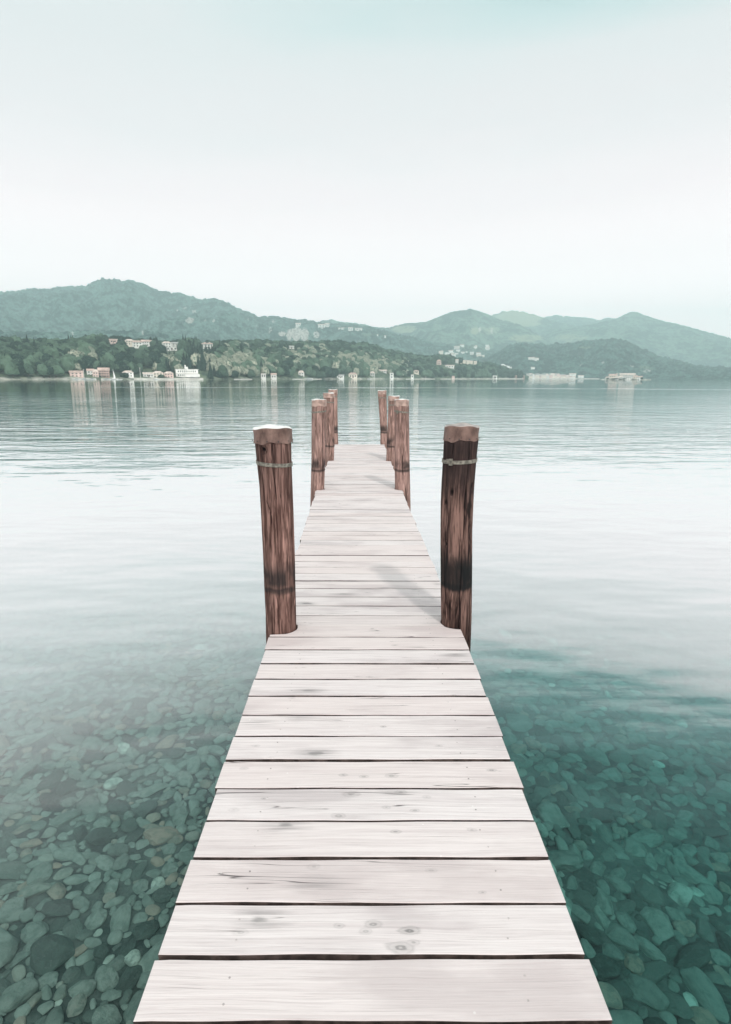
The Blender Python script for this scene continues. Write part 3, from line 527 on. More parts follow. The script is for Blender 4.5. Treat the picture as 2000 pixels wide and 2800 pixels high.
# ------------------------------------------------------------------ far terrain
AZ = lambda px: np.arctan2((fwd[0]*FOC+rt[0]*(px-CX)+up[0]*370), (fwd[1]*FOC+rt[1]*(px-CX)+up[1]*370))
def ridge_height(poly, px, D):
    y = interp(poly, px); d = fwd[None]*FOC+rt[None]*(px-CX)[:, None]-up[None]*(y-CY)[:, None]
    return CAMZ+D*d[:, 2]/np.hypot(d[:, 0], d[:, 1])
def hill(name, label, poly, D0, D1, mat, x0=-160, x1=2160, nu=900, nv=150, amp=.10, fine=2.0, gs=1/220., seed=1, rocks=(), meadows=(), expo=1.0, back=.25, meadow0=0.0, spur=.34, canopy=0.0):
    px = np.linspace(x0, x1, nu); t = np.concatenate([np.linspace(0, 1, nv), np.linspace(1, 1+back, 14)[1:]])
    az = AZ(px); D0a = np.interp(px, [p[0] for p in D0], [p[1] for p in D0]) if isinstance(D0, list) else np.full(nu, float(D0)); D1a = np.interp(px, [p[0] for p in D1], [p[1] for p in D1]) if isinstance(D1, list) else np.full(nu, float(D1))
    H = ridge_height(poly, px, D1a)
    D = D0a[None]+(D1a-D0a)[None]*t[:, None]; X = D*np.sin(az)[None]; Y = D*np.cos(az)[None]
    tt = np.clip(t, 0, 1)[:, None]; prof = .5*tt+.5*np.sin(tt*math.pi/2)**expo; prof = np.where(t[:, None] > 1, 1-((t[:, None]-1)/back)**1.4*.8, prof)
    env = np.sin(np.clip(t, 0, 1)[:, None]*math.pi)
    g = fbm(X*gs, Y*gs, seed, 5); rd = 1-np.abs(fbm(X*gs*.9+31, Y*gs*.45, seed+7, 4))*2
    Z = H[None]*prof+np.abs(H[None])*(env*(amp*g+spur*(rd-.85)))+fine*fbm(X/14., Y/14., seed+3, 4, .7)*np.clip(t[:, None]*6, 0, 1)
    if canopy: Z = Z+canopy*(vnoise(X/7., Y/7., seed+21)-.5)*np.clip(t[:, None]*6, 0, 1)
    Z = np.where(t[:, None] < .001, -3, Z)
    P = np.stack([X, Y, Z], -1); sx, sy = project(P.reshape(-1, 3)); sx = sx.reshape(X.shape); sy = sy.reshape(X.shape)
    rk = np.zeros_like(X); md = np.full_like(X, meadow0)
    for (cx, cyy, rx, ry, s) in rocks: rk = np.maximum(rk, s*np.clip(1.5-np.sqrt(((sx-cx)/rx)**2+((sy-cyy)/ry)**2), 0, 1))
    for (cx, cyy, rx, ry, s) in meadows: md = np.maximum(md, s*np.clip(1.6-np.sqrt(((sx-cx)/rx)**2+((sy-cyy)/ry)**2), 0, 1))
    n, k = X.shape; i = np.arange(n*k).reshape(n, k); F = np.stack([i[:-1, :-1], i[:-1, 1:], i[1:, 1:], i[1:, :-1]], -1).reshape(-1, 4)
    o = mesh_obj(name, P.reshape(-1, 3), F, mat, smooth=True, attrs={'rock': rk.ravel(), 'meadow': md.ravel()}); tag(o, label, kind='structure')
    return dict(px=px, D=D, Z=Z, t=t)
def place_on(h, px, py):
    """distance and height where the view line through (px, py) meets a hill"""
    i = int(np.argmin(abs(h['px']-px))); D, Z = h['D'][:, i], h['Z'][:, i]; e = el_of(px, py); zl = CAMZ+D*e
    hit = np.where(Z >= zl)[0]; hit = hit[(h['t'][hit] > .004)]
    j = int(hit[0]) if len(hit) else int(np.argmin(abs(h['t']-1))); a = az_of(px)
    return np.array([D[j]*math.sin(a), D[j]*math.cos(a), Z[j]]), D[j]
far_dark, far_light = (.030, .060, .050), (.085, .135, .105)
mat_left = hill_mat('left_mountain_woods', (.006, .036, .032), (.115, .215, .185), (.20, .26, .17), (.62, .60, .55), .045, 9)
mat_right = hill_mat('right_mountain_woods', (.012, .055, .045), (.16, .26, .19), (.34, .38, .25), (.6, .58, .52), .028, 14)
mat_dark = hill_mat('dark_hill_woods', (.003, .022, .020), (.065, .150, .125), (.20, .26, .17), (.5, .5, .46), .055, 8)
RB = [(-200, 905), (1340, 861), (1366, 852), (1399, 850), (1422, 853.5), (1451, 861), (1481, 870), (1514, 881), (1569, 892), (1599, 888), (1636, 885), (1669, 874), (1691, 861), (1712, 853.5), (1724.5, 855), (1754, 866.5), (1800, 880), (1880, 898), (2000, 930), (2200, 945), (2500, 905), (2900, 950)]
RB1 = [(1100, 905), (1250, 885), (1340, 862)]+RB[2:10]+[(1620, 915), (1700, 950), (1800, 990)]
RB2 = [(1300, 985), (1400, 940), (1500, 900), (1569, 893), (1599, 888)]+RB[11:]
FAR = [(1380, 900), (1440, 878), (1477, 868), (1510, 860), (1529, 866), (1536, 863.5), (1555, 867), (1599, 869.5), (1625, 876.5), (1647, 869.5), (1665, 871), (1720, 880), (1800, 900)]
hill('far_mountain', 'faint pale mountain range farthest away on the right', FAR, 3300, 4100, mat_right, 1360, 1820, 300, 60, fine=8, gs=1/700., seed=31, meadow0=.3)
hill('mountain', 'pale bare topped mountain in the middle of the right range', RB1, 2700, 3500, mat_right, 1090, 1810, 460, 110, fine=9, gs=1/500., seed=41, meadow0=.25, meadows=((1420, 868, 60, 24, 1), (1440, 885, 50, 10, .8)))
hill('mountain', 'smooth pointed mountain at the far right edge of the lake', RB2, 2300, 3300, mat_right, 1290, 2900, 820, 120, fine=8, gs=1/500., seed=51, meadow0=.12, meadows=((1560, 925, 60, 14, .6),))
RA = [(1000, 960), (1060, 925), (1120, 893), (1145, 886), (1159, 882), (1183, 872), (1210, 860), (1238, 852), (1266, 848), (1278, 843.5), (1289, 848), (1318, 857), (1340, 866), (1366, 876), (1392, 881), (1422, 892), (1481, 925), (1540, 950), (1640, 985)]
hill('mountain', 'hazy rounded mountain right of the centre of the lake', RA, 1900, 2700, mat_right, 990, 1650, 460, 130, fine=7, gs=1/330., seed=61, meadow0=.05, meadows=((1300, 905, 14, 12, .7), (1340, 905, 60, 16, .5), (1440, 925, 60, 12, .7)), rocks=((1312, 900, 5, 10, .7), (1345, 905, 5, 12, .6)))
RBACK = [(780, 900), (866, 881), (893, 875), (914, 875), (941, 881), (972, 882), (997, 888), (1038, 895), (1065, 895), (1100, 886), (1124, 884), (1145, 880), (1175, 884), (1230, 900), (1300, 930)]
hill('hill', 'hazy low hill behind the village ridge in the centre', RBACK, 2200, 2700, mat_right, 770, 1310, 360, 80, fine=7, gs=1/300., seed=71, meadows=((1110, 900, 50, 14, .7),))
RL = [(-900, 905), (-600, 868), (-400, 878), (-200, 840), (0, 808), (100, 794), (200, 785.5), (234, 787), (262, 781), (283, 770), (300, 765), (317, 767), (336, 765), (362, 772), (376, 768), (400, 775), (428, 785.5), (448, 794), (476, 799), (507, 801), (531, 810), (572, 820), (610, 818), (631, 827), (659, 844), (683, 854.5), (697, 858), (710, 867.5), (759, 867.5), (783, 872), (831, 876), (866, 881), (886, 884.5), (941, 886), (976, 891), (1010, 896.5), (1041, 903), (1072, 910), (1114, 921), (1159, 929), (1183, 938), (1217, 944), (1300, 949), (1380, 968), (1440, 990), (1500, 1015)]
D1L = [(-200, 2300), (300, 2300), (700, 2000), (1000, 1800), (1500, 2000)]
rocksL = ((792, 915, 9, 17, .9), (812, 914, 16, 19, 1), (834, 916, 12, 20, 1), (772, 913, 12, 8, .8), (866, 916, 11, 13, .7), (520, 876, 13, 9, .9), (532, 852, 9, 6, .75), (505, 843, 8, 4, .7), (485, 848, 6, 6, .6), (585, 877, 5, 7, .7), (562, 876, 4, 5, .6), (748, 878, 8, 6, .65), (740, 900, 8, 10, .55), (700, 893, 9, 8, .5), (738, 905, 5, 10, .6), (679, 872, 2, 6, .7))
HL = hill('mountain', 'long wooded teal mountain on the left with pale rock faces', RL, [(-200, 1250), (600, 1250), (1000, 1350), (1500, 1600)], D1L, mat_left, -900, 1510, 1400, 230, amp=.10, fine=10, gs=1/260., seed=81, rocks=rocksL, meadows=((330, 830, 60, 10, .35), (1010, 915, 30, 5, .5), (1300, 952, 60, 12, .55)), canopy=6)
RBAND = [(-200, 905), (200, 909), (240, 905), (300, 907), (400, 905), (450, 911), (500, 921), (540, 932), (600, 945), (700, 960)]
hill('hill', 'low wooded foothill under the left mountain', RBAND, 950, 1180, mat_left, -900, 690, 640, 60, amp=.05, fine=5, gs=1/120., seed=91, canopy=6)
RD = [(1300, 990), (1340, 975), (1366, 959), (1385, 948), (1407, 938.5), (1436, 937), (1466, 942), (1495.5, 944), (1532, 941), (1569, 935), (1606, 933), (1643, 929), (1665.5, 927.5), (1691, 931), (1717, 940), (1754, 957), (1800, 977), (1900, 1000), (2000, 1008), (2300, 990), (2900, 1000)]
HD = hill('hill', 'dark rounded wooded hill behind the island on the right', RD, [(1280, 1250), (2200, 1250)], 1750, mat_dark, 1285, 2900, 1000, 200, amp=.08, fine=8, gs=1/160., seed=101, canopy=6, rocks=((1650, 992, 8, 6, .55), (1590, 1000, 6, 6, .5), (1770, 1015, 14, 8, .6), (1730, 1000, 12, 7, .5)), meadows=((1600, 950, 25, 4, .6), (1760, 1010, 40, 14, .5)))

# ---- wooded spit: two lobes of ground with thousands of crowns
SHORE = [(-200, 360), (200, 392), (560, 420), (780, 490), (1000, 590), (1240, 740), (1440, 960)]
L1 = [(-200, 944), (200, 944), (269, 936), (345, 938), (441, 949), (510, 946), (585, 948), (640, 955), (700, 980), (745, 1004), (775, 1026), (790, 1040), (1500, 1060)]
L2 = [(-200, 950), (500, 950), (579, 946), (648, 946), (717, 945), (760, 945), (872, 941), (924, 944), (993, 948), (1028, 955), (1062, 965), (1114, 976), (1166, 981), (1210, 977), (1259, 985), (1311, 994), (1348, 997), (1366, 1004), (1392, 1012), (1422, 1021), (1436, 1034), (1500, 1045)]
def spit_z(px, D):
    px = np.asarray(px, float); D = np.asarray(D, float); s = np.interp(px, [p[0] for p in SHORE], [p[1] for p in SHORE]); z = np.full(px.shape, -2.0)
    for poly, dr in ((L1, 138.0), (L2, 268.0)):
        r = s+dr*np.interp(px, [0, 1000, 1436], [1, .8, .25]); H = np.maximum(ridge_height(poly, px, r)-4.7, -3); t = (D-s)/(r-s)
        sh = np.where(t < 1, np.sin(np.clip(t, 0, 1)*math.pi/2)**.95, 1-np.clip((t-1)/.5, 0, 1)**1.5*.9); z = np.maximum(z, np.where(H > 0, H*sh, H))
    a = AZ(px); z = z+np.clip((D-s)/40, 0, 1)*3.0*fbm(D*np.sin(a)/55, D*np.cos(a)/55, 77, 4)+np.where(D > s, .5, -3.0*np.clip((s-D)/6, 0, 1))
    return z
def make_spit():
    px = np.linspace(-900, 1445, 900); s = np.interp(px, [p[0] for p in SHORE], [p[1] for p in SHORE]); t = np.concatenate([[-12, -6, -2, 0], np.linspace(4, 390, 80)])
    D = s[None]+t[:, None]; PX = np.broadcast_to(px[None], D.shape); Z = spit_z(PX.ravel(), D.ravel()).reshape(D.shape); a = AZ(px); P = np.stack([D*np.sin(a), D*np.cos(a), Z], -1)
    n, k = D.shape; i = np.arange(n*k).reshape(n, k); F = np.stack([i[:-1, :-1], i[:-1, 1:], i[1:, 1:], i[1:, :-1]], -1).reshape(-1, 4)
    m = NT('shore_ground'); c = m.coord(); q = m.noise(c, .25, 5, .6); e = m.n('ShaderNodeSeparateXYZ'); m.l(c, e.inputs[0]); lo = m.math('MULTIPLY', m.ramp(e.outputs[2], 2.0, .8), m.ramp(m.noise(m.map(c, (1, 1, 0)), .03, 3), .44, .56, .15, 1.0))
    col = m.mix(m.ramp(q, .4, .6), (.03, .055, .04), (.13, .17, .10)); col = m.mix(lo, col, m.mix(m.ramp(q, .35, .6), (.22, .24, .19), (.48, .47, .42))); m.bsdf(col, .9)
    tag(mesh_obj('shore', P.reshape(-1, 3), F, m.mat, smooth=True), 'sloping ground of the wooded shore across the lake', kind='structure')
make_spit()
def spit_point(px, py=None, off=None):
    s = float(np.interp(px, [p[0] for p in SHORE], [p[1] for p in SHORE])); a = az_of(px)
    if off is not None: D = s+off
    else:
        Ds = s+np.linspace(2, 400, 300); z = spit_z(np.full(300, px), Ds); e = el_of(px, py); h = np.where(z >= CAMZ+Ds*e)[0]; D = float(Ds[h[0]]) if len(h) else float(Ds[int(np.argmax((z-CAMZ)/Ds))])-4
    return np.array([D*math.sin(a), D*math.cos(a), float(spit_z(np.array([px]), np.array([D]))[0])]), D

# ------------------------------------------------------------------ houses
wallM = {k: flat('render_'+k, c, .85, .10, .25) for k, c in dict(white=(.86, .85, .81), cream=(.80, .72, .62), pink=(.72, .55, .50), red=(.42, .29, .255), grey=(.50, .50, .47), pale=(.72, .70, .66)).items()}
roofM = {k: flat('roof_'+k, c, .85, .22, .6) for k, c in dict(tile=(.52, .39, .34), pale=(.66, .56, .50), grey=(.36, .36, .35), dark=(.16, .13, .12), white=(.8, .79, .76)).items()}
winM = flat('dark_window_glass', (.035, .05, .055), .15, .1, 1); shutM = flat('green_shutter', (.10, .16, .14), .6); doorM = flat('brown_door', (.14, .09, .07), .6)
EXCL = []      # photo boxes kept clear of crowns
def house(kind, px0, px1, ytop, ybot, wall, roof, label, floors=2, rtype='hip', at=None, hillobj=None, nwin=0, group=None, cat='house', extra=None, off=None, clear=True):
    pc = (px0+px1)/2
    if hillobj is not None: P, D = place_on(hillobj, pc, ybot)
    elif off is not None: P, D = spit_point(pc, off=off)
    elif at is not None: D = at; a = az_of(pc); P = np.array([D*math.sin(a), D*math.cos(a), 0.6])
    else: P, D = spit_point(pc, ybot)
    sc = D/FOC*1.0/math.cos(az_of(pc))*math.cos(PITCH); W = (px1-px0)*sc; e0 = CAMZ+D*el_of(pc, ybot); Ht = (ybot-ytop)*sc
    z0 = max(e0, .2); fnd = max(0, z0-P[2])+2.5
    Hw = Ht*(.70 if rtype in ('hip', 'gable') else .94); dp = W*.62 if W < 22 else W*.35; rz = -az_of(pc)
    o = empty(kind, (P[0], P[1], z0), label, cat, group, rz)
    w_ = MB(); w_.box((0, 0, (Hw-fnd)/2), (W*.94, dp*.92, Hw+fnd)); w_.build('wall', wallM[wall], o)
    r = MB(); hr = Ht-Hw; a, b = W/2, dp/2; ov = .02*W
    if rtype == 'hip':
        k = min(a*.55, b*1.2); r.add([(-a-ov, -b-ov, Hw), (a+ov, -b-ov, Hw), (a+ov, b+ov, Hw), (-a-ov, b+ov, Hw), (-a+k, 0, Ht), (a-k, 0, Ht)], [(0, 1, 5, 4), (1, 2, 5), (2, 3, 4, 5), (3, 0, 4), (3, 2, 1, 0)])
    elif rtype == 'gable':
        r.add([(-a-ov, -b-ov, Hw), (a+ov, -b-ov, Hw), (a+ov, b+ov, Hw), (-a-ov, b+ov, Hw), (-a-ov, 0, Ht), (a+ov, 0, Ht)], [(0, 1, 5, 4), (1, 2, 5), (2, 3, 4, 5), (3, 0, 4), (3, 2, 1, 0)])
    elif rtype == 'front':
        r.add([(-a-ov, -b-ov, Hw), (a+ov, -b-ov, Hw), (a+ov, b+ov, Hw), (-a-ov, b+ov, Hw), (0, -b-ov, Ht), (0, b+ov, Ht)], [(0, 1, 4), (1, 2, 5, 4), (2, 3, 5), (3, 0, 4, 5), (3, 2, 1, 0)])
    else: r.box((0, 0, Hw+hr/2), (W*1.0, dp, max(hr, .25)))
    ro = r.build('roof', roofM[roof], o)
    if W > 9 and rtype == 'hip': ch = MB(); ch.box((W*.18, 0, Ht), (W*.05, W*.05, Ht*.16)); ch.build('chimney', wallM['pale'], ro)
    if nwin:
        fh = Hw/floors
        for f in range(floors):
            for i in range(nwin):
                x = -W*.40+(i+.5)*W*.80/nwin; q = MB(); q.box((x, -dp*.46, f*fh+fh*.52), (W*.80/nwin*.42, .12, fh*.42)); q.build('window', winM, o)
        if W > 6: q = MB(); q.box((W*.02, -dp*.46-.03, fh*.36), (fh*.32, .12, fh*.66)); q.build('door', doorM, o)
    if extra: extra(o, W, dp, Hw, Ht)
    if clear: EXCL.append((px0-1, px1+1, ytop-1, ybot+2, D))
    return o
def balconies(o, W, dp, Hw, Ht):
    for f in (1, 2):
        b = MB(); b.box((0, -dp*.46-.5, Hw*f/3-.05), (W*.9, 1.0, .15)); b.box((0, -dp*.46-.96, Hw*f/3+.45), (W*.9, .06, .14))
        for i in range(8): b.box((-W*.44+i*W*.88/7, -dp*.46-.96, Hw*f/3+.2), (.12, .06, .5))
        b.build('balcony', wallM['pink'], o)
def turret(o, W, dp, Hw, Ht):
    b = MB(); b.box((-W*.02, 0, Ht+.4), (W*.15, dp*.4, 2.4)); t = b.build('roof_tower', wallM['white'], o); c = MB(); c.box((-W*.06, 0, Ht+2.2), (W*.05, dp*.2, 1.2)); c.build('chimney', wallM['white'], t)
    g = MB(); g.box((W*.22, -dp*.5-2, Hw*.20), (W*.62, 4, Hw*.40)); g.build('terrace', wallM['white'], o)
    g = MB(); g.box((0, -dp*.47-.15, Hw*.52), (W*.94, .3, .35)); g.build('cornice', wallM['pale'], o)
H = house
H('house', 196, 225, 1017, 1031, 'pink', 'tile', 'pinkish house with a tiled roof at the left end of the far shore', 2, 'gable', off=6, nwin=3)
H('house', 241, 257, 1012, 1028, 'white', 'tile', 'small white house with a tiled roof left of the red balconied house', 2, 'gable', off=10, nwin=2)
H('house', 256, 269, 1014, 1032, 'pink', 'pale', 'narrow pink house squeezed against the red balconied house', 2, 'hip', off=5, nwin=2)
H('house', 273, 298, 1010, 1032, 'red', 'tile', 'dark red three storey house with balconies on the far left shore', 3, 'gable', off=5, nwin=4, extra=balconies)
H('house', 338, 364, 1016, 1031, 'white', 'pale', 'white villa half behind a dark round bush on the far shore', 2, 'hip', off=5, nwin=3)
H('house', 402, 424, 1010, 1021, 'grey', 'pale', 'grey roofed building behind the low shoreline houses', 1, 'gable', off=26, nwin=2)
H('house', 394, 420, 1020, 1032, 'pale', 'pale', 'long low pale house left of the sailing mast', 1, 'gable', off=6, nwin=4)
H('house', 420, 446, 1017, 1032, 'cream', 'pale', 'cream house with a wide hipped roof right of the sailing mast', 2, 'hip', off=6, nwin=3)
H('house', 450, 474, 1018, 1033, 'pink', 'pale', 'pale pink house just left of the long white hotel', 2, 'hip', off=5, nwin=3)
H('hotel', 484, 541, 1012, 1031, 'white', 'white', 'long white hotel with a small roof tower on the far shore', 2, 'flat', off=7, nwin=9, extra=turret, cat='hotel')
H('boathouse', 714, 728, 1021, 1035, 'pale', 'tile', 'white boathouse standing alone, the left of two', 1, 'front', off=0, nwin=2, cat='boathouse')
H('boathouse', 741, 757, 1021, 1035, 'pale', 'tile', 'white boathouse with dark windows, the right of two', 1, 'gable', off=0, nwin=2, cat='boathouse')
H('house', 816, 833, 1014, 1031, 'pale', 'pale', 'pale house partly hidden by trees above a jetty', 2, 'hip', off=10, nwin=2)
H('boathouse', 921, 942, 1024, 1034, 'white', 'grey', 'low white boathouse left of the yellowish villa', 1, 'gable', off=1, nwin=2, cat='boathouse')
H('house', 953, 978, 1019, 1034, 'cream', 'tile', 'cream villa with a flat hipped roof near the far posts', 1, 'hip', off=3, nwin=3)
H('house', 1012, 1026, 1016, 1032, 'grey', 'pale', 'square grey house behind shoreline bushes', 2, 'hip', off=8, nwin=2)
H('house', 1036, 1058, 1011, 1022, 'pale', 'pale', 'pale terrace house above the shoreline trees', 2, 'gable', off=30, nwin=3)
H('house', 1066, 1077, 1020, 1035, 'white', 'white', 'small bright white house right at the waterline', 2, 'flat', off=0, nwin=1)
H('house', 1124, 1132, 1024, 1035, 'white', 'tile', 'little white house with a tiled roof and tall chimney at the waterline', 1, 'front', off=0, nwin=1)
H('house', 1131, 1146, 1012, 1020, 'cream', 'tile', 'cream house with red roof among trees above the waterline', 1, 'hip', off=26, nwin=2)
H('house', 1193, 1206, 984, 997, 'pink', 'tile', 'pink house alone halfway up the wooded spit', 2, 'hip', nwin=2)
H('house', 1217, 1242, 998, 1005, 'white', 'pale', 'long pale house below the ridge of the wooded spit', 1, 'gable', nwin=3)
H('house', 1236, 1244, 1028, 1036, 'pink', 'pale', 'tiny pink hut at the waterline under the spit', 1, 'front', off=0)
H('boathouse', 1348, 1360, 1028, 1037, 'white', 'grey', 'white boathouse at the start of the long low quay', 1, 'flat', off=0, nwin=2, cat='boathouse')
H('house', 1404, 1414, 1027, 1036, 'red', 'tile', 'square salmon house against dark trees at the tip of the spit', 2, 'flat', off=3, nwin=2)
H('house', 1428, 1435, 1028, 1037, 'red', 'tile', 'small salmon house at the very tip of the spit', 2, 'front', off=1, nwin=1)
H('house', 310, 328, 929, 938, 'pink', 'tile', 'pinkish house on the ridge, leftmost of the hilltop houses', 1, 'gable', nwin=2)
H('house', 352, 373, 930, 943, 'cream', 'pale', 'tall cream house beside a dark round tree on the ridge', 2, 'hip', nwin=3)
H('house', 371, 396, 934, 949, 'white', 'tile', 'white hilltop house with a broad red roof', 2, 'hip', nwin=3)
H('house', 396, 421, 932, 947, 'white', 'tile', 'white hilltop house with a balcony left of the two cypresses', 2, 'gable', nwin=4)
H('house', 451, 475, 936, 950, 'white', 'pale', 'white hilltop villa with a pyramid roof right of the cypresses', 2, 'hip', nwin=3)
H('house', 477, 493, 937, 949, 'pale', 'grey', 'hilltop house with a grey roof next to the pyramid roofed villa', 2, 'gable', nwin=2)
H('house', 460, 491, 950, 959, 'white', 'white', 'white two part garden building below the hilltop villas', 1, 'flat', nwin=3)
H('house', 556, 588, 938, 953, 'white', 'tile', 'wide white villa with a hipped roof beside a dark cypress on the ridge', 2, 'hip', nwin=6)
H('house', 792, 807, 946, 954, 'white', 'white', 'white flat building with dark openings on the wooded ridge', 1, 'flat', nwin=3)
for (a, b, c, d, l) in ((812, 826, 884, 894, 'white house alone above the rock face'), (872, 892, 887, 897, 'long white house on the ridge right of the rock face'), (890, 903, 884, 892, 'pale house on the skyline right of the rock face'), (926, 949, 896, 901, 'low white house on the village ridge, left of three'), (953, 966, 895, 903, 'tall white house on the village ridge, middle of three'), (971, 991, 897, 903, 'long white house on the village ridge, right of three'), (1030, 1034, 914, 919, 'tiny white house below the ridge left of the gap'), (1050, 1055, 917, 922, 'tiny cream house below the ridge beside the gap')):
    H('house', a, b, c, d, 'white', 'pale', l, 2, 'gable', hillobj=HL, nwin=2 if b-a > 12 else 0, clear=False)
vr = random.Random(5)
for i in range(30):
    x = vr.uniform(1195, 1335); y = vr.uniform(946, 975) if x > 1235 else vr.uniform(960, 974); w_ = vr.uniform(5, 13)
    H('house', x, x+w_, y-w_*.45, y, vr.choice(['white', 'cream', 'pale']), vr.choice(['pale', 'tile', 'white']), 'tiny pale house in the village scattered over the hillside behind the spit', 2, 'gable', hillobj=HL, group='houses of the hillside village', clear=False)
for i, x in enumerate((1244, 1253, 1264, 1274, 1283, 1294)):
    H('house', x, x+9, 983+i*.9, 990+i*.9, vr.choice(['white', 'cream', 'pale']), 'pale', 'small pale house in a row along the crest of the spit', 2, 'gable', group='houses on the crest of the spit')
for i, x in enumerate((1370, 1377, 1384, 1390)):
    H('house', x, x+8, 996+i*2.6, 1004+i*2.6, 'white', 'white', 'small white house in the terrace stepping down behind the spit', 2, 'gable', group='stepped white terrace', hillobj=HD, clear=False)
for i in range(34):                                         # lakeside town right of the spit
    x = 1440+(i % 22)*6.0+vr.uniform(-1.5, 1.5) if i < 22 else vr.uniform(1445, 1540); w_ = vr.uniform(7, 11); yb = 1037.5+vr.uniform(-.5, 1) if i < 22 else 1031+vr.uniform(-2, 1)
    H('house', x, x+w_, yb-vr.uniform(5.5, 13)*(1 if i < 16 else .7), yb, vr.choice(['white', 'cream', 'pink', 'pale', 'cream']), vr.choice(['pale', 'tile', 'grey']), 'pale town house packed in the lakeside town right of the spit', 3, 'gable', at=1235 if i < 22 else 1262, group='houses of the lakeside town', clear=False)
for (a, b, c, d, l) in ((1442, 1458, 977, 982, 'long pale house on the dark hill, upper left'), (1458, 1470, 979, 985, 'pale house below a path on the dark hill'), (1451, 1461, 1004, 1009, 'white flat roofed house low on the dark hill'), (1558, 1574, 1022, 1030, 'pale house set back right of the lakeside town'), (1545, 1556, 1026, 1032, 'small pale house right of the lakeside town'), (1582, 1596, 1027, 1033, 'pale house among shore trees between town and island')):
    H('house', a, b, c, d, 'white', 'pale', l, 1, 'gable', hillobj=HD, clear=False)
# church spire of the town
def spire():
    D = 1215; a = az_of(1459); sc = D/FOC; z0 = .5; o = empty('church_tower', (D*math.sin(a), D*math.cos(a), z0), 'slender white church tower rising over the lakeside town', 'church tower')
    h = CAMZ+D*el_of(1459, 1022)-z0; b = MB(); b.box((0, 0, h*.36-1), (2.6, 2.6, h*.72+2)); b.build('shaft', wallM['white'], o); s = MB(); s.add([(-1.4, -1.4, h*.72), (1.4, -1.4, h*.72), (1.4, 1.4, h*.72), (-1.4, 1.4, h*.72), (0, 0, h)], [(0, 1, 4), (1, 2, 4), (2, 3, 4), (3, 0, 4), (3, 2, 1, 0)]); s.build('spire', roofM['white'], o)
spire()
# ---- island
IS_D = 760.0
def island():
    cx = 1708; a0 = az_of(cx); u = np.linspace(0, 2*math.pi, 64, endpoint=False); sc = IS_D/FOC; rx = 56*sc; V = [(0, 0, 2.4)]; F = []
    for k, (f, z) in enumerate(((.5, 2.0), (.85, 1.1), (1.0, .35), (1.03, -1.2))):
        for t in u: q = f*(1+.06*math.sin(3*t+1)+.04*math.sin(7*t)); V.append((rx*q*math.cos(t), rx*.5*q*math.sin(t), z))
    for i in range(64):
        j = (i+1) % 64; F.append((0, 1+i, 1+j))
        for k in range(3): F.append((1+k*64+i, 1+(k+1)*64+i, 1+(k+1)*64+j, 1+k*64+j))
    o = mesh_obj('island', V, F, flat('island_stone_bank', (.36, .37, .32), .9, .35, .3, bump=.4), smooth=False); o.location = ((IS_D+8)*math.sin(a0), (IS_D+8)*math.cos(a0), 0); o.rotation_euler = (0, 0, -a0); tag(o, 'small low island in front of the dark hill', kind='structure')
island()
def IH(a, b, c, d, wall, roof, label, fl=2, rt_='gable', dD=0, nw=2, kind='house', cat='house', extra=None): H(kind, a, b, c, d, wall, roof, label, fl, rt_, at=IS_D+dD, nwin=nw, cat=cat, extra=extra, clear=False)
IH(1699, 1732, 1023, 1034, 'pale', 'pale', 'big pale abbey building with a flat long roof on the island', 3, 'gable', 14, 8, 'abbey', 'abbey')
IH(1667, 1684, 1028, 1041, 'cream', 'tile', 'cream church nave left of the island bell tower', 2, 'gable', 4, 3, 'church', 'church')
IH(1657, 1668, 1031, 1038, 'pale', 'tile', 'low house at the left end of the island', 1, 'hip', 2, 2)
IH(1691, 1704, 1033, 1042, 'white', 'pale', 'white house in front of the abbey on the island', 2, 'hip', -4, 2)
IH(1712, 1727, 1034, 1042, 'white', 'grey', 'white waterfront house between two round island trees', 2, 'gable', -5, 3)
IH(1733, 1745, 1031, 1041, 'cream', 'tile', 'cream house right of the abbey on the island', 2, 'hip', 2, 2)
IH(1745, 1756, 1034, 1042, 'white', 'tile', 'white house near the right end of the island', 2, 'gable', 0, 2)
IH(1684, 1693, 1036, 1042, 'pale', 'pale', 'tiny boat shed under the island bell tower', 1, 'gable', -8, 1)
def belltower():
    D = IS_D+6; a = az_of(1687.5); sc = D/FOC; z0 = 1.2; h = CAMZ+D*el_of(1687.5, 1020)-z0; o = empty('bell_tower', (D*math.sin(a), D*math.cos(a), z0), 'square pale bell tower with a low roof on the island', 'bell tower', rz=-a); w_ = 5.2*sc
    b = MB(); b.box((0, 0, h*.46-1), (w_, w_, h*.92+2)); b.build('shaft', wallM['pale'], o); r = MB(); r.add([(-w_*.56, -w_*.56, h*.92), (w_*.56, -w_*.56, h*.92), (w_*.56, w_*.56, h*.92), (-w_*.56, w_*.56, h*.92), (0, 0, h)], [(0, 1, 4), (1, 2, 4), (2, 3, 4), (3, 0, 4), (3, 2, 1, 0)]); r.build('roof', roofM['tile'], o)
    for sx in (-.2, .2): q = MB(); q.box((sx*w_, -w_*.5, h*.80), (w_*.2, .1, h*.12)); q.build('window', winM, o)
belltower()

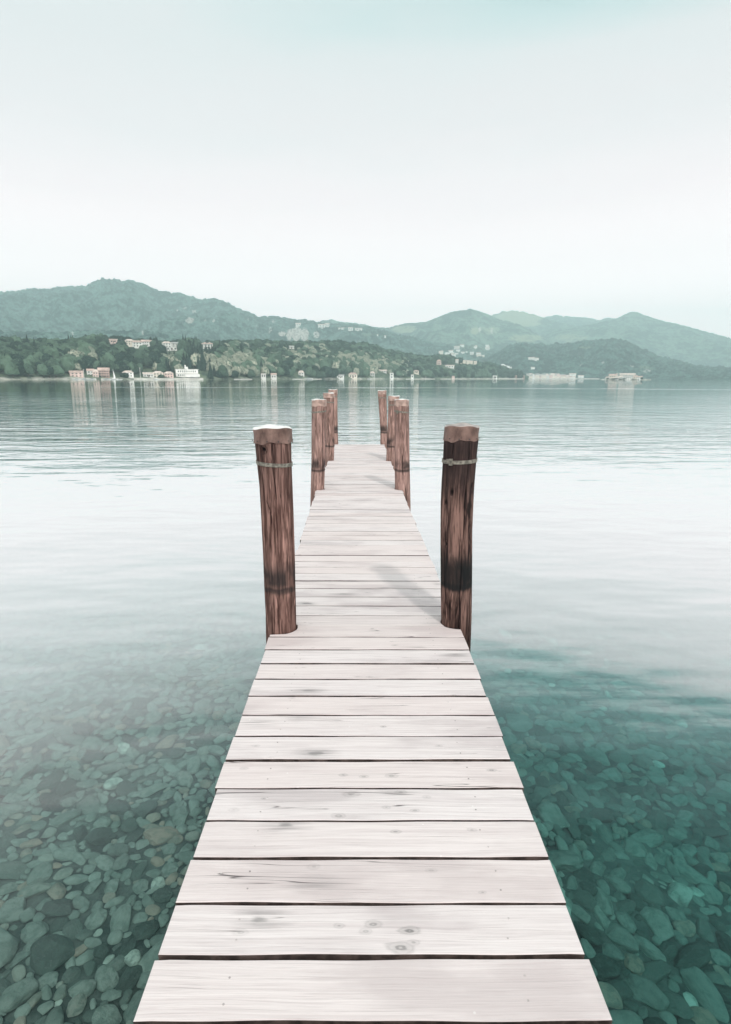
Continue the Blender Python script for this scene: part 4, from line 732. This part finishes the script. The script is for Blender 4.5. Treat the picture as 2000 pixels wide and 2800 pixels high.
# ------------------------------------------------------------------ trees
crownM = foliage_mat('broadleaf_crowns', (.005, .022, .017), (.10, .165, .11), (.56, .54, .43)); conM = foliage_mat('conifer_needles', (.010, .026, .022), (.035, .070, .052), (.20, .24, .20), .8, 1.3); barkM = flat('bark', (.10, .08, .065), .9, .3, 3)
def rough_crown(V, seed, amp=.24, flatb=True):
    P = V*(1+amp*fbm(V[:, 0]*2.2+seed*3, V[:, 1]*2.2+V[:, 2]*2.9, seed, 4, .65))[:, None]
    lump = np.random.default_rng(seed).normal(size=(9, 3)); lump /= np.linalg.norm(lump, axis=1)[:, None]
    for l in lump: P = P+V*(.20*np.clip((V@l-.72)/.28, 0, 1)**1.0)[:, None]
    if flatb: P[:, 2] = np.where(P[:, 2] < -.45, -.45+(P[:, 2]+.45)*.3, P[:, 2])
    return P
def tufts(n, seed, kind='round'):
    """leaf clumps: small tilted triangles and quads spread over the outside of a crown"""
    r = np.random.default_rng(seed); d = r.normal(size=(n, 3)); d /= np.linalg.norm(d, axis=1)[:, None]; d[:, 2] = np.where(d[:, 2] < -.4, -d[:, 2], d[:, 2])
    rad = r.uniform(.90, 1.22, n); c = d*rad[:, None]; s = r.uniform(.06, .15, n); a = r.normal(size=(n, 3)); a /= np.linalg.norm(a, axis=1)[:, None]; b = np.cross(a, d); b /= np.linalg.norm(b, axis=1)[:, None]+1e-6
    V = np.stack([c-a*s[:, None]-b*s[:, None]*.6, c+a*s[:, None]-b*s[:, None]*.5, c+a*s[:, None]*.4+b*s[:, None]*.9], 1).reshape(-1, 3); F = np.arange(3*n).reshape(n, 3); return V, F
CR3 = []; CR2 = []
for i in range(7):
    v = rough_crown(IV, 300+i); tv, tf = tufts(380, 400+i); CR3.append((np.concatenate([v, tv]), np.concatenate([IF_, tf+len(v)])))
    v = rough_crown(IV2, 320+i, .30); tv, tf = tufts(110, 420+i); CR2.append((np.concatenate([v, tv]), np.concatenate([IF2, tf+len(v)])))
def cone_crown(seed, tall=2.4):
    r = np.random.default_rng(seed); V, F = [], []
    for k in range(9):
        z = -.9+k*.235; rad = (1-k/9.5)*.95; n = 16; b = len(V); V.append((0, 0, z+.62))
        for i in range(n): q = rad*(1+.28*(-1)**i*.6+r.uniform(-.12, .12)); V.append((q*math.cos(2*math.pi*i/n), q*math.sin(2*math.pi*i/n), z-r.uniform(0, .12)))
        F += [(b, b+1+i, b+1+(i+1) % n) for i in range(n)]
    return np.array(V), np.array(F)
CONE = [cone_crown(500+i) for i in range(3)]
def tone_at(px, py):
    """how flowering / pale the canopy is where it stands"""
    v = 0
    for (cx, cyy, rx, ry, s) in ((650, 975, 95, 32, .85), (230, 958, 45, 20, .8), (820, 965, 110, 26, .35), (950, 980, 80, 24, .75), (1040, 1000, 70, 26, .8), (520, 985, 60, 20, .35), (470, 960, 30, 10, .4), (880, 990, 60, 20, .3)):
        v = max(v, s*max(0, min(1, 1.35-math.hypot((px-cx)/rx, (py-cyy)/ry))))
    return v
fr = random.Random(11)
def excluded(px, ybase, ytop, D, r):
    for (a, b, c, d, DH) in EXCL:
        if D < DH+3 and a-r*.55 < px < b+r*.55 and ytop < d-2.0 and ybase > c: return True
    return False
def make_forest():
    cells = []; px = -150.0; sp = 4.5
    cand = []
    for off in np.arange(4, 302, sp):
        s_ = 4.7
        q = -620.0
        while q < 1436:
            sh = float(np.interp(q, [a[0] for a in SHORE], [a[1] for a in SHORE])); D = sh+off+fr.uniform(-2.2, 2.2); step = s_/D*FOC*.98; cand.append((q+fr.uniform(-.35, .35)*step, D, off)); q += step
    cand = np.array(cand); z = spit_z(cand[:, 0], cand[:, 1]); a = AZ(cand[:, 0]); P = np.stack([cand[:, 1]*np.sin(a), cand[:, 1]*np.cos(a), z], -1); top = P.copy(); top[:, 2] += 8; sx, sy = project(top); bx, by = project(P)
    # drop what nearer ground and crowns hide
    keep = []; hor = {}
    for i in np.argsort(cand[:, 1]):
        k = int(sx[i]//4)
        m_ = hor.get(k, 9999)
        if sy[i] < m_+1.0 and z[i] > -1: keep.append(i)
        hor[k] = min(m_, sy[i]+5.5)
    res = []
    for i in keep:
        D = cand[i, 1]; off = cand[i, 2]; r = fr.uniform(2.4, 3.9)*(1.0 if off > 18 else .85); hgt = r*fr.uniform(1.0, 1.35); rp = r/D*FOC; yt = sy[i]
        if off < 13 and fr.random() < (.62 if cand[i, 0] < 560 else .25): continue
        if 495 < cand[i, 0] < 600 and off < 22 and cand[i, 0] < 570: continue
        if excluded(cand[i, 0], by[i]+2, by[i]-(hgt*1.7+2)/D*FOC, D, rp*2): continue
        tv = tone_at(cand[i, 0], yt); rn = fr.random(); tone = fr.uniform(.80, 1.0) if rn < tv*.95 else (fr.uniform(.40, .66) if rn < tv+.30 else fr.uniform(.0, .36))
        con = (540 < cand[i, 0] < 590 or 420 < cand[i, 0] < 600 and fr.random() < .35 or fr.random() < .03) and off < 130 and tone < .7
        res.append((P[i], D, r, hgt, tone, con, sx[i], sy[i], off))
    return res
trees = make_forest()
def pick_kinds(res):
    # the largest in the picture, spread out, become single trees
    o = sorted(range(len(res)), key=lambda i: -(res[i][2]/res[i][1])*(1.6 if res[i][8] < 24 else 1)*(.6+.8*fr.random())); o = [i for i in o if -20 < res[i][6] < 2020]; return set(o[:NTREE])
NTREE = 262
single = pick_kinds(trees)
def near_of(px):
    marks = [(210, 'the pinkish house'), (285, 'the red balconied house'), (350, 'the white villa'), (410, 'the low pale house'), (460, 'the pale pink house'), (512, 'the long white hotel'), (600, 'the grassy terrace'), (735, 'the two white boathouses'), (825, 'the pale house above the jetty'), (965, 'the cream villa'), (1045, 'the pale terrace house'), (1130, 'the cream house with red roof'), (1240, 'the tiny pink hut'), (1355, 'the boathouse on the quay'), (1410, 'the salmon house')]
    return min(marks, key=lambda m_: abs(m_[0]-px))[1]
def tree_meshes():
    out = {}
    for t in (0, 1, 2, 3):          # tone classes
        tv = (.08, .30, .55, .93)[t]
        for k in range(3):
            v, f = CR3[(t*2+k) % 7]; o = mesh_obj('crown', v, f, crownM, attrs={'tone': np.full(len(v), tv)}); out[('b', t, k)] = o.data; bpy.data.objects.remove(o)
    for k in range(3): v, f = CONE[k]; o = mesh_obj('crown', v, f, conM, attrs={'tone': np.full(len(v), .3)}); out[('c', 0, k)] = o.data; bpy.data.objects.remove(o)
    tb = MB(); tb.tube((0, 0, -1), (0, 0, 1), 1, .55, 7); tb.tube((0, 0, .4), (1.6, .6, 1.1), .45, .2, 5); tb.tube((0, 0, .3), (-1.5, -.5, 1.1), .4, .2, 5); o = tb.build('trunk', barkM); out['t'] = o.data; bpy.data.objects.remove(o); return out
TM = tree_meshes()
def add_tree(name, loc, r, h, mesh, label, group, trunk=2.0, rz=0.0):
    o = empty(name, loc, label, 'tree', group); c = bpy.data.objects.new('crown', mesh); C.objects.link(c); c.parent = o; c.location = (0, 0, trunk+h*.45); c.scale = (r, r, h); c.rotation_euler = (0, 0, rz)
    t = bpy.data.objects.new('trunk', TM['t']); C.objects.link(t); t.parent = o; t.location = (0, 0, trunk*.5); t.scale = (r*.10, r*.10, trunk*.6+.8); return o
words = ('dark green', 'green', 'light green', 'pale flowering')
for i, (P, D, r, h, tone, con, sx, sy, off) in enumerate(trees):
    if i not in single: continue
    where = 'at the waterline near %s' % near_of(sx) if off < 24 else ('on the wooded slope above %s' % near_of(sx))
    if con: add_tree('conifer', P, r*.85, h*1.25, TM[('c', 0, i % 3)], 'pointed dark conifer %s' % where, 'single trees of the wooded shore', rz=fr.uniform(0, 6))
    else:
        t = 0 if tone < .2 else 1 if tone < .38 else 2 if tone < .7 else 3
        add_tree('broadleaf_tree', P, r*fr.uniform(.95, 1.2), h, TM[('b', t, i % 3)], '%s rounded tree %s' % (words[t], where), 'single trees of the wooded shore', rz=fr.uniform(0, 6))
def forest_mass():
    Vs, Fs, Ts, n0 = [], [], [], 0; Vc, Fc, Tc, n1 = [], [], [], 0
    for i, (P, D, r, h, tone, con, sx, sy, off) in enumerate(trees):
        if i in single: continue
        a = fr.uniform(0, 6.28); c_, s_ = math.cos(a), math.sin(a); Rm = np.array([[c_, s_, 0], [-s_, c_, 0], [0, 0, 1]])
        if con: v, f = CONE[i % 3]; V = (v*np.array([r*.8, r*.8, h*1.2]))@Rm+P+np.array([0, 0, 1.5+h*.8]); Vc.append(V); Fc.append(f+n1); Tc.append(np.full(len(v), tone*.5)); n1 += len(v)
        else:
            v, f = CR2[i % 7]; V = (v*np.array([r*fr.uniform(.9, 1.15), r, h*.95]))@Rm+P+np.array([0, 0, 1.2+h*.42]); Vs.append(V); Fs.append(f+n0); Ts.append(np.full(len(v), tone)); n0 += len(v)
    tag(mesh_obj('forest', np.concatenate(Vs), np.concatenate(Fs), crownM, attrs={'tone': np.concatenate(Ts)}), 'dense broadleaf wood covering the spit across the lake', 'forest', kind='stuff')
    if Vc: tag(mesh_obj('conifer_forest', np.concatenate(Vc), np.concatenate(Fc), conM, attrs={'tone': np.concatenate(Tc)}), 'conifers scattered through the wood behind the hotel', 'forest', kind='stuff')
forest_mass()
def special_tree(name, px, ytop, ybot, wpx, kind, label, where='spit', D=None, group=None):
    if where == 'spit': P, D = spit_point(px, min(ybot, 1030)) if ybot < 1026 else spit_point(px, off=4)
    else: a = az_of(px); P = np.array([D*math.sin(a), D*math.cos(a), .8])
    sc = D/FOC; zt = CAMZ+D*el_of(px, ytop); zb = CAMZ+D*el_of(px, ybot); z0 = min(P[2], zb) if where == 'spit' else max(zb, .3); hh = zt-z0; r = wpx/2*sc
    if kind == 'c': add_tree(name, (P[0], P[1], z0), r, hh*.42, TM[('c', 0, int(px) % 3)], label, group, trunk=hh*.18)
    elif kind == 'cyp': add_tree(name, (P[0], P[1], z0), r, hh*.50, CYP, label, group, trunk=hh*.22)
    else: add_tree(name, (P[0], P[1], z0), r, hh*.48, TM[('b', kind, int(px) % 3)], label, group, trunk=hh*.22)
_v = rough_crown(IV, 600, .12, False); _tv, _tf = tufts(300, 601); _o = mesh_obj('crown', np.concatenate([_v, _tv*.9]), np.concatenate([IF_, _tf+len(_v)]), conM, attrs={'tone': np.full(len(_v)+len(_tv), .12)}); CYP = _o.data; bpy.data.objects.remove(_o)
for (n, px, yt, yb, w_, k, l) in (('round_tree', 348, 925, 942, 12, 0, 'dark round tree standing alone on the hilltop beside the tall cream house'), ('cypress', 420, 920, 948, 8, 'cyp', 'tall dark cypress on the hilltop, left one of the pair'), ('cypress', 429, 923, 950, 9, 'cyp', 'dark cypress on the hilltop, right one of the pair'),
    ('broadleaf_tree', 506, 926, 955, 27, 2, 'big pale grey green tree left of the dark conifers on the hilltop'), ('conifer', 523, 926, 958, 9, 'cyp', 'narrow dark conifer right of the big pale tree on the hilltop'), ('broadleaf_tree', 546, 928, 952, 18, 1, 'bushy green tree left of the wide white villa'), ('cypress', 572, 928, 942, 7, 'cyp', 'slim cypress rising behind the roof of the wide white villa'), ('conifer', 591, 931, 946, 11, 'c', 'dark pointed conifer touching the right end of the wide white villa'),
    ('broadleaf_tree', 330, 938, 966, 38, 0, 'large dark spreading tree below the leftmost hilltop houses'), ('broadleaf_tree', 440, 942, 972, 36, 0, 'large dark spreading tree below the pair of cypresses'), ('cedar', 434, 988, 1018, 22, 3, 'silvery cedar standing behind the shore houses'), ('bush', 341, 1020, 1034, 20, 0, 'dark round bush at the water in front of the white villa'), ('bush', 441, 1024, 1034, 16, 1, 'round green bush at the water beside the sailing mast'), ('conifer', 273, 1014, 1034, 9, 'c', 'dark conifer at the water in front of the red balconied house'),
    ('broadleaf_tree', 603, 1008, 1035, 26, 0, 'dark tree at the water right of the grassy terrace'), ('broadleaf_tree', 640, 1010, 1035, 26, 0, 'rounded dark tree at the water between hotel and boathouses'), ('broadleaf_tree', 890, 1003, 1035, 34, 0, 'broad dark tree overhanging the water left of the low boathouse'), ('broadleaf_tree', 912, 1006, 1034, 24, 0, 'dark tree beside the broad one overhanging the water'),
    ('round_tree', 1212, 973, 992, 17, 0, 'big dark tree on the crest of the spit by the pink house'), ('round_tree', 1257, 978, 990, 14, 0, 'dark round tree among the crest houses'), ('broadleaf_tree', 1415, 1015, 1036, 15, 0, 'dark tall tree behind the square salmon house'), ('broadleaf_tree', 1424, 1014, 1036, 12, 0, 'dark tall tree between the two salmon houses'), ('broadleaf_tree', 1400, 1018, 1036, 14, 0, 'dark tree left of the square salmon house')):
    special_tree(n, px, yt, yb, w_, k, l)
special_tree('round_tree', 1441, 1026, 1037, 9, 0, 'dark round tree at the left end of the lakeside town', 'far', 1180)
for (px, yt, yb, w_, l, dD) in ((1681, 1034, 1043, 12, 'round dark tree at the foot of the island bell tower', -9), (1688, 1032, 1042, 10, 'dark tree right under the island bell tower', -7), (1697, 1035, 1043, 9, 'small dark tree left of the island waterfront house', -9), (1707, 1034, 1043, 9.5, 'pointed dark tree in front of the abbey', -12), (1733, 1035.5, 1043, 10, 'round dark tree at the water below the abbey\'s right end', -12), (1756, 1031, 1040, 5, 'slim dark tree at the right tip of the island', -2), (1662, 1033, 1039, 6, 'dark tree by the low house at the left end of the island', -6)):
    special_tree('island_tree', px, yt, yb, w_, 0, l, 'isl', IS_D+dD)

# ------------------------------------------------------------------ boats, poles, pylons, quays
boatM = flat('white_hull', (.85, .85, .83), .4, .05, 1); poleM = flat('pale_pole', (.75, .74, .70), .5); coverM = flat('grey_boat_cover', (.25, .30, .32), .8)
def hull(L_, B, Hh):
    V, F = [], []; n = 9
    for i in range(n):
        t = i/(n-1); wd = B*math.sin(math.pi*min(1, .18+t*.82)**1.0)**.6*.5 if t < 1 else .02; x = (t-.5)*L_; sheer = .12*Hh*(2*t-1)**2
        V += [(x, -wd, Hh+sheer), (x, -wd*.7, Hh*.35), (x, 0, -.15), (x, wd*.7, Hh*.35), (x, wd, Hh+sheer)]
    for i in range(n-1):
        for k in range(4): F.append((i*5+k, i*5+k+1, (i+1)*5+k+1, (i+1)*5+k))
        F.append((i*5+4, i*5, (i+1)*5, (i+1)*5+4))
    F.append((0, 4, 3, 2, 1)); F.append(tuple((n-1)*5+k for k in range(5))); return V, F
def boat(px, py, wpx, label, mast=0.0, D=None, rz=0.0, cabin=True, lean=0):
    s = float(np.interp(px, [p[0] for p in SHORE], [p[1] for p in SHORE])) if D is None else D; D = s-7 if D is None else D; a = az_of(px); L_ = wpx*D/FOC; o = empty('sailing_boat' if mast else 'motor_boat', (D*math.sin(a), D*math.cos(a), 0), label, 'boat', 'boats moored along the far shore', -a+rz)
    V, F = hull(L_, L_*.32, L_*.11); mesh_obj('hull', V, F, boatM, o)
    if cabin: q = MB(); q.box((-.02*L_, 0, L_*.145), (L_*.36, L_*.18, L_*.09)); q.build('cabin', boatM if mast else coverM, o)
    if mast:
        m_ = MB(); m_.tube((0, 0, .3), (0, 0, mast), .11, .07, 6); mm = m_.build('mast', poleM, o); b = MB(); b.tube((0, 0, L_*.26), (-L_*.4, 0, L_*.27), .09, .07, 6); b.build('boom', poleM, mm)
        if lean: sv = MB(); sv.add([(.15, -.03, mast*.92), (.15, -.03, L_*.2), (L_*.24, -.03, L_*.18), (.15, .03, mast*.92), (.15, .03, L_*.2), (L_*.24, .03, L_*.18)], [(0, 1, 2), (5, 4, 3), (0, 2, 5, 3), (1, 0, 3, 4), (2, 1, 4, 5)]); sv.build('furled_sail', boatM, mm)
boat(311, 1033, 20, 'white sailing boat with a slanting sail near the white villa', 6.2, lean=1); boat(428, 1033, 15, 'white sailing boat with a bare mast before the cream house', 5.6)
boat(326, 1033, 14, 'small motor boat right of the slanting sail'); boat(232, 1033, 16, 'white motor boat before the leftmost houses', rz=.2); boat(252, 1034, 18, 'white motor boat before the narrow pink house'); boat(293, 1034, 18, 'white motor boat before the red balconied house')
boat(210, 1034, 16, 'white motor boat at the left end of the shore'); boat(845, 1034, 22, 'long white boat at the jetty by the pale house'); boat(1010, 1034, 10, 'small boat before the square grey house', rz=.3); boat(1225, 1036, 8, 'tiny white boat left of the pink hut'); boat(1422, 1037, 6, 'tiny white boat between the salmon houses')
boat(1292, 1036, 9, 'white boat moored at the middle of the spit'); boat(1687, 1043, 7, 'white boat under the island bell tower', D=IS_D-34); boat(1650, 1042, 6, 'small boat off the left tip of the island', D=IS_D-24, cabin=False)
def pole(px, yt, yb, off, label, r=.16):
    P, D = spit_point(px, off=off); z0 = max(.3, P[2]-.2); o = empty('shore_mast', (P[0], P[1], z0), label, 'pole'); h = CAMZ+D*el_of(px, yt)-z0; b = MB(); b.tube((0, 0, -.3), (0, 0, h), r, r*.6, 6); b.build('shaft', poleM, o); c = MB(); c.box((0, -.1, h), (.9, .3, .18)); c.build('lamp_head', poleM, o)
pole(230.5, 1010, 1026, 2, 'white pole by the motor boats on the left shore'); pole(384.5, 1006, 1022, 3, 'tall white pole left of the low pale house'); pole(361, 1012, 1022, 2, 'thin pole behind the right end of the white villa', .11); pole(1165, 1020, 1035, 1, 'thin pale pole at the middle of the wooded spit', .15)
def pylon(px, yt, yb, label):
    D = 1150.0; a = az_of(px); z0 = CAMZ+D*el_of(px, yb); h = CAMZ+D*el_of(px, yt)-z0; o = empty('pylon', (D*math.sin(a), D*math.cos(a), z0), label, 'pylon', rz=-a); b = MB(); w_ = 1.9
    for sx in (-1, 1):
        for sy in (-1, 1): b.tube((sx*w_, sy*w_, -3), (sx*.25, sy*.25, h), .22, .16, 4)
    for k in range(7):
        t = k/7; q = w_*(1-t)+.25*t; u = w_*(1-(t+1/7))+.25*(t+1/7); b.tube((-q, -q, h*t), (u, -u, h*(t+1/7)), .14, n=4); b.tube((q, -q, h*t), (-u, -u, h*(t+1/7)), .14, n=4)
    b.build('lattice', poleM, o)
    for t in (.72, .86, .97): c = MB(); c.box((0, 0, h*t), (5.5, .3, .3)); c.build('cross_arm', poleM, o)
pylon(400, 905, 925, 'faint lattice pylon on the foothill above the tall cream house'); pylon(211, 908, 930, 'faint lattice pylon at the left edge of the foothill')
def quay(px0, px1, off, h, d, label, mat, dwn=1.0, D=None):
    b = MB(); n = 8; pts = []
    for i in range(n+1):
        px = px0+(px1-px0)*i/n; s = float(np.interp(px, [p[0] for p in SHORE], [p[1] for p in SHORE]))+off if D is None else D; a = az_of(px); pts.append((s, a))
    V = [];
    for (s, a) in pts: V += [(s*math.sin(a), s*math.cos(a), -dwn), (s*math.sin(a), s*math.cos(a), h), ((s+d)*math.sin(a), (s+d)*math.cos(a), h), ((s+d)*math.sin(a), (s+d)*math.cos(a), -dwn)]
    F = [(i*4+k, (i+1)*4+k, (i+1)*4+(k+1) % 4, i*4+(k+1) % 4) for i in range(n) for k in range(4)]+[(0, 1, 2, 3), (n*4+3, n*4+2, n*4+1, n*4)]
    V = np.array(V); o = mesh_obj('quay', V, F, mat); tag(o, label, 'quay')
qm = flat('pale_quay_stone', (.62, .60, .55), .85, .15, .3)
quay(196, 262, -2.5, .8, 5, 'pale stone quay before the leftmost houses', qm); quay(276, 330, -3, .7, 4, 'pale quay along the red balconied house', qm); quay(366, 480, -2.5, .9, 4, 'long pale lakeside wall before the low houses', qm); quay(480, 556, -3, 1.1, 6, 'white lakeside terrace wall before the hotel', qm); quay(640, 690, -2, .5, 4, 'low pale landing left of the two boathouses', qm)
quay(800, 880, -3, .5, 4, 'pale jetty under the pale house partly hidden by trees', qm); quay(1110, 1190, -2, .5, 3, 'low pale wall at the middle of the spit', qm); quay(1205, 1345, -2, .6, 3, 'long low wall along the foot of the spit', qm); quay(1345, 1432, -3, .9, 4, 'long pale quay leading to the salmon houses', qm)
quay(1436, 1640, 0, 1.2, 8, 'long pale promenade before the lakeside town', qm, D=1222)

# ------------------------------------------------------------------ haze
def haze():
    b = MB(); b.box((0, 1950, 220), (9400, 4700, 500)); m = NT('haze'); v = m.n('ShaderNodeVolumePrincipled'); v.inputs['Color'].default_value = (.74, .955, .965, 1); v.inputs['Density'].default_value = HAZE; v.inputs['Anisotropy'].default_value = 0.0
    m.l(v.outputs[0], m.out.inputs[1]); o = b.build('haze', m.mat); tag(o, 'thin summer haze over the lake and mountains', kind='stuff')
HAZE = .00040
haze()
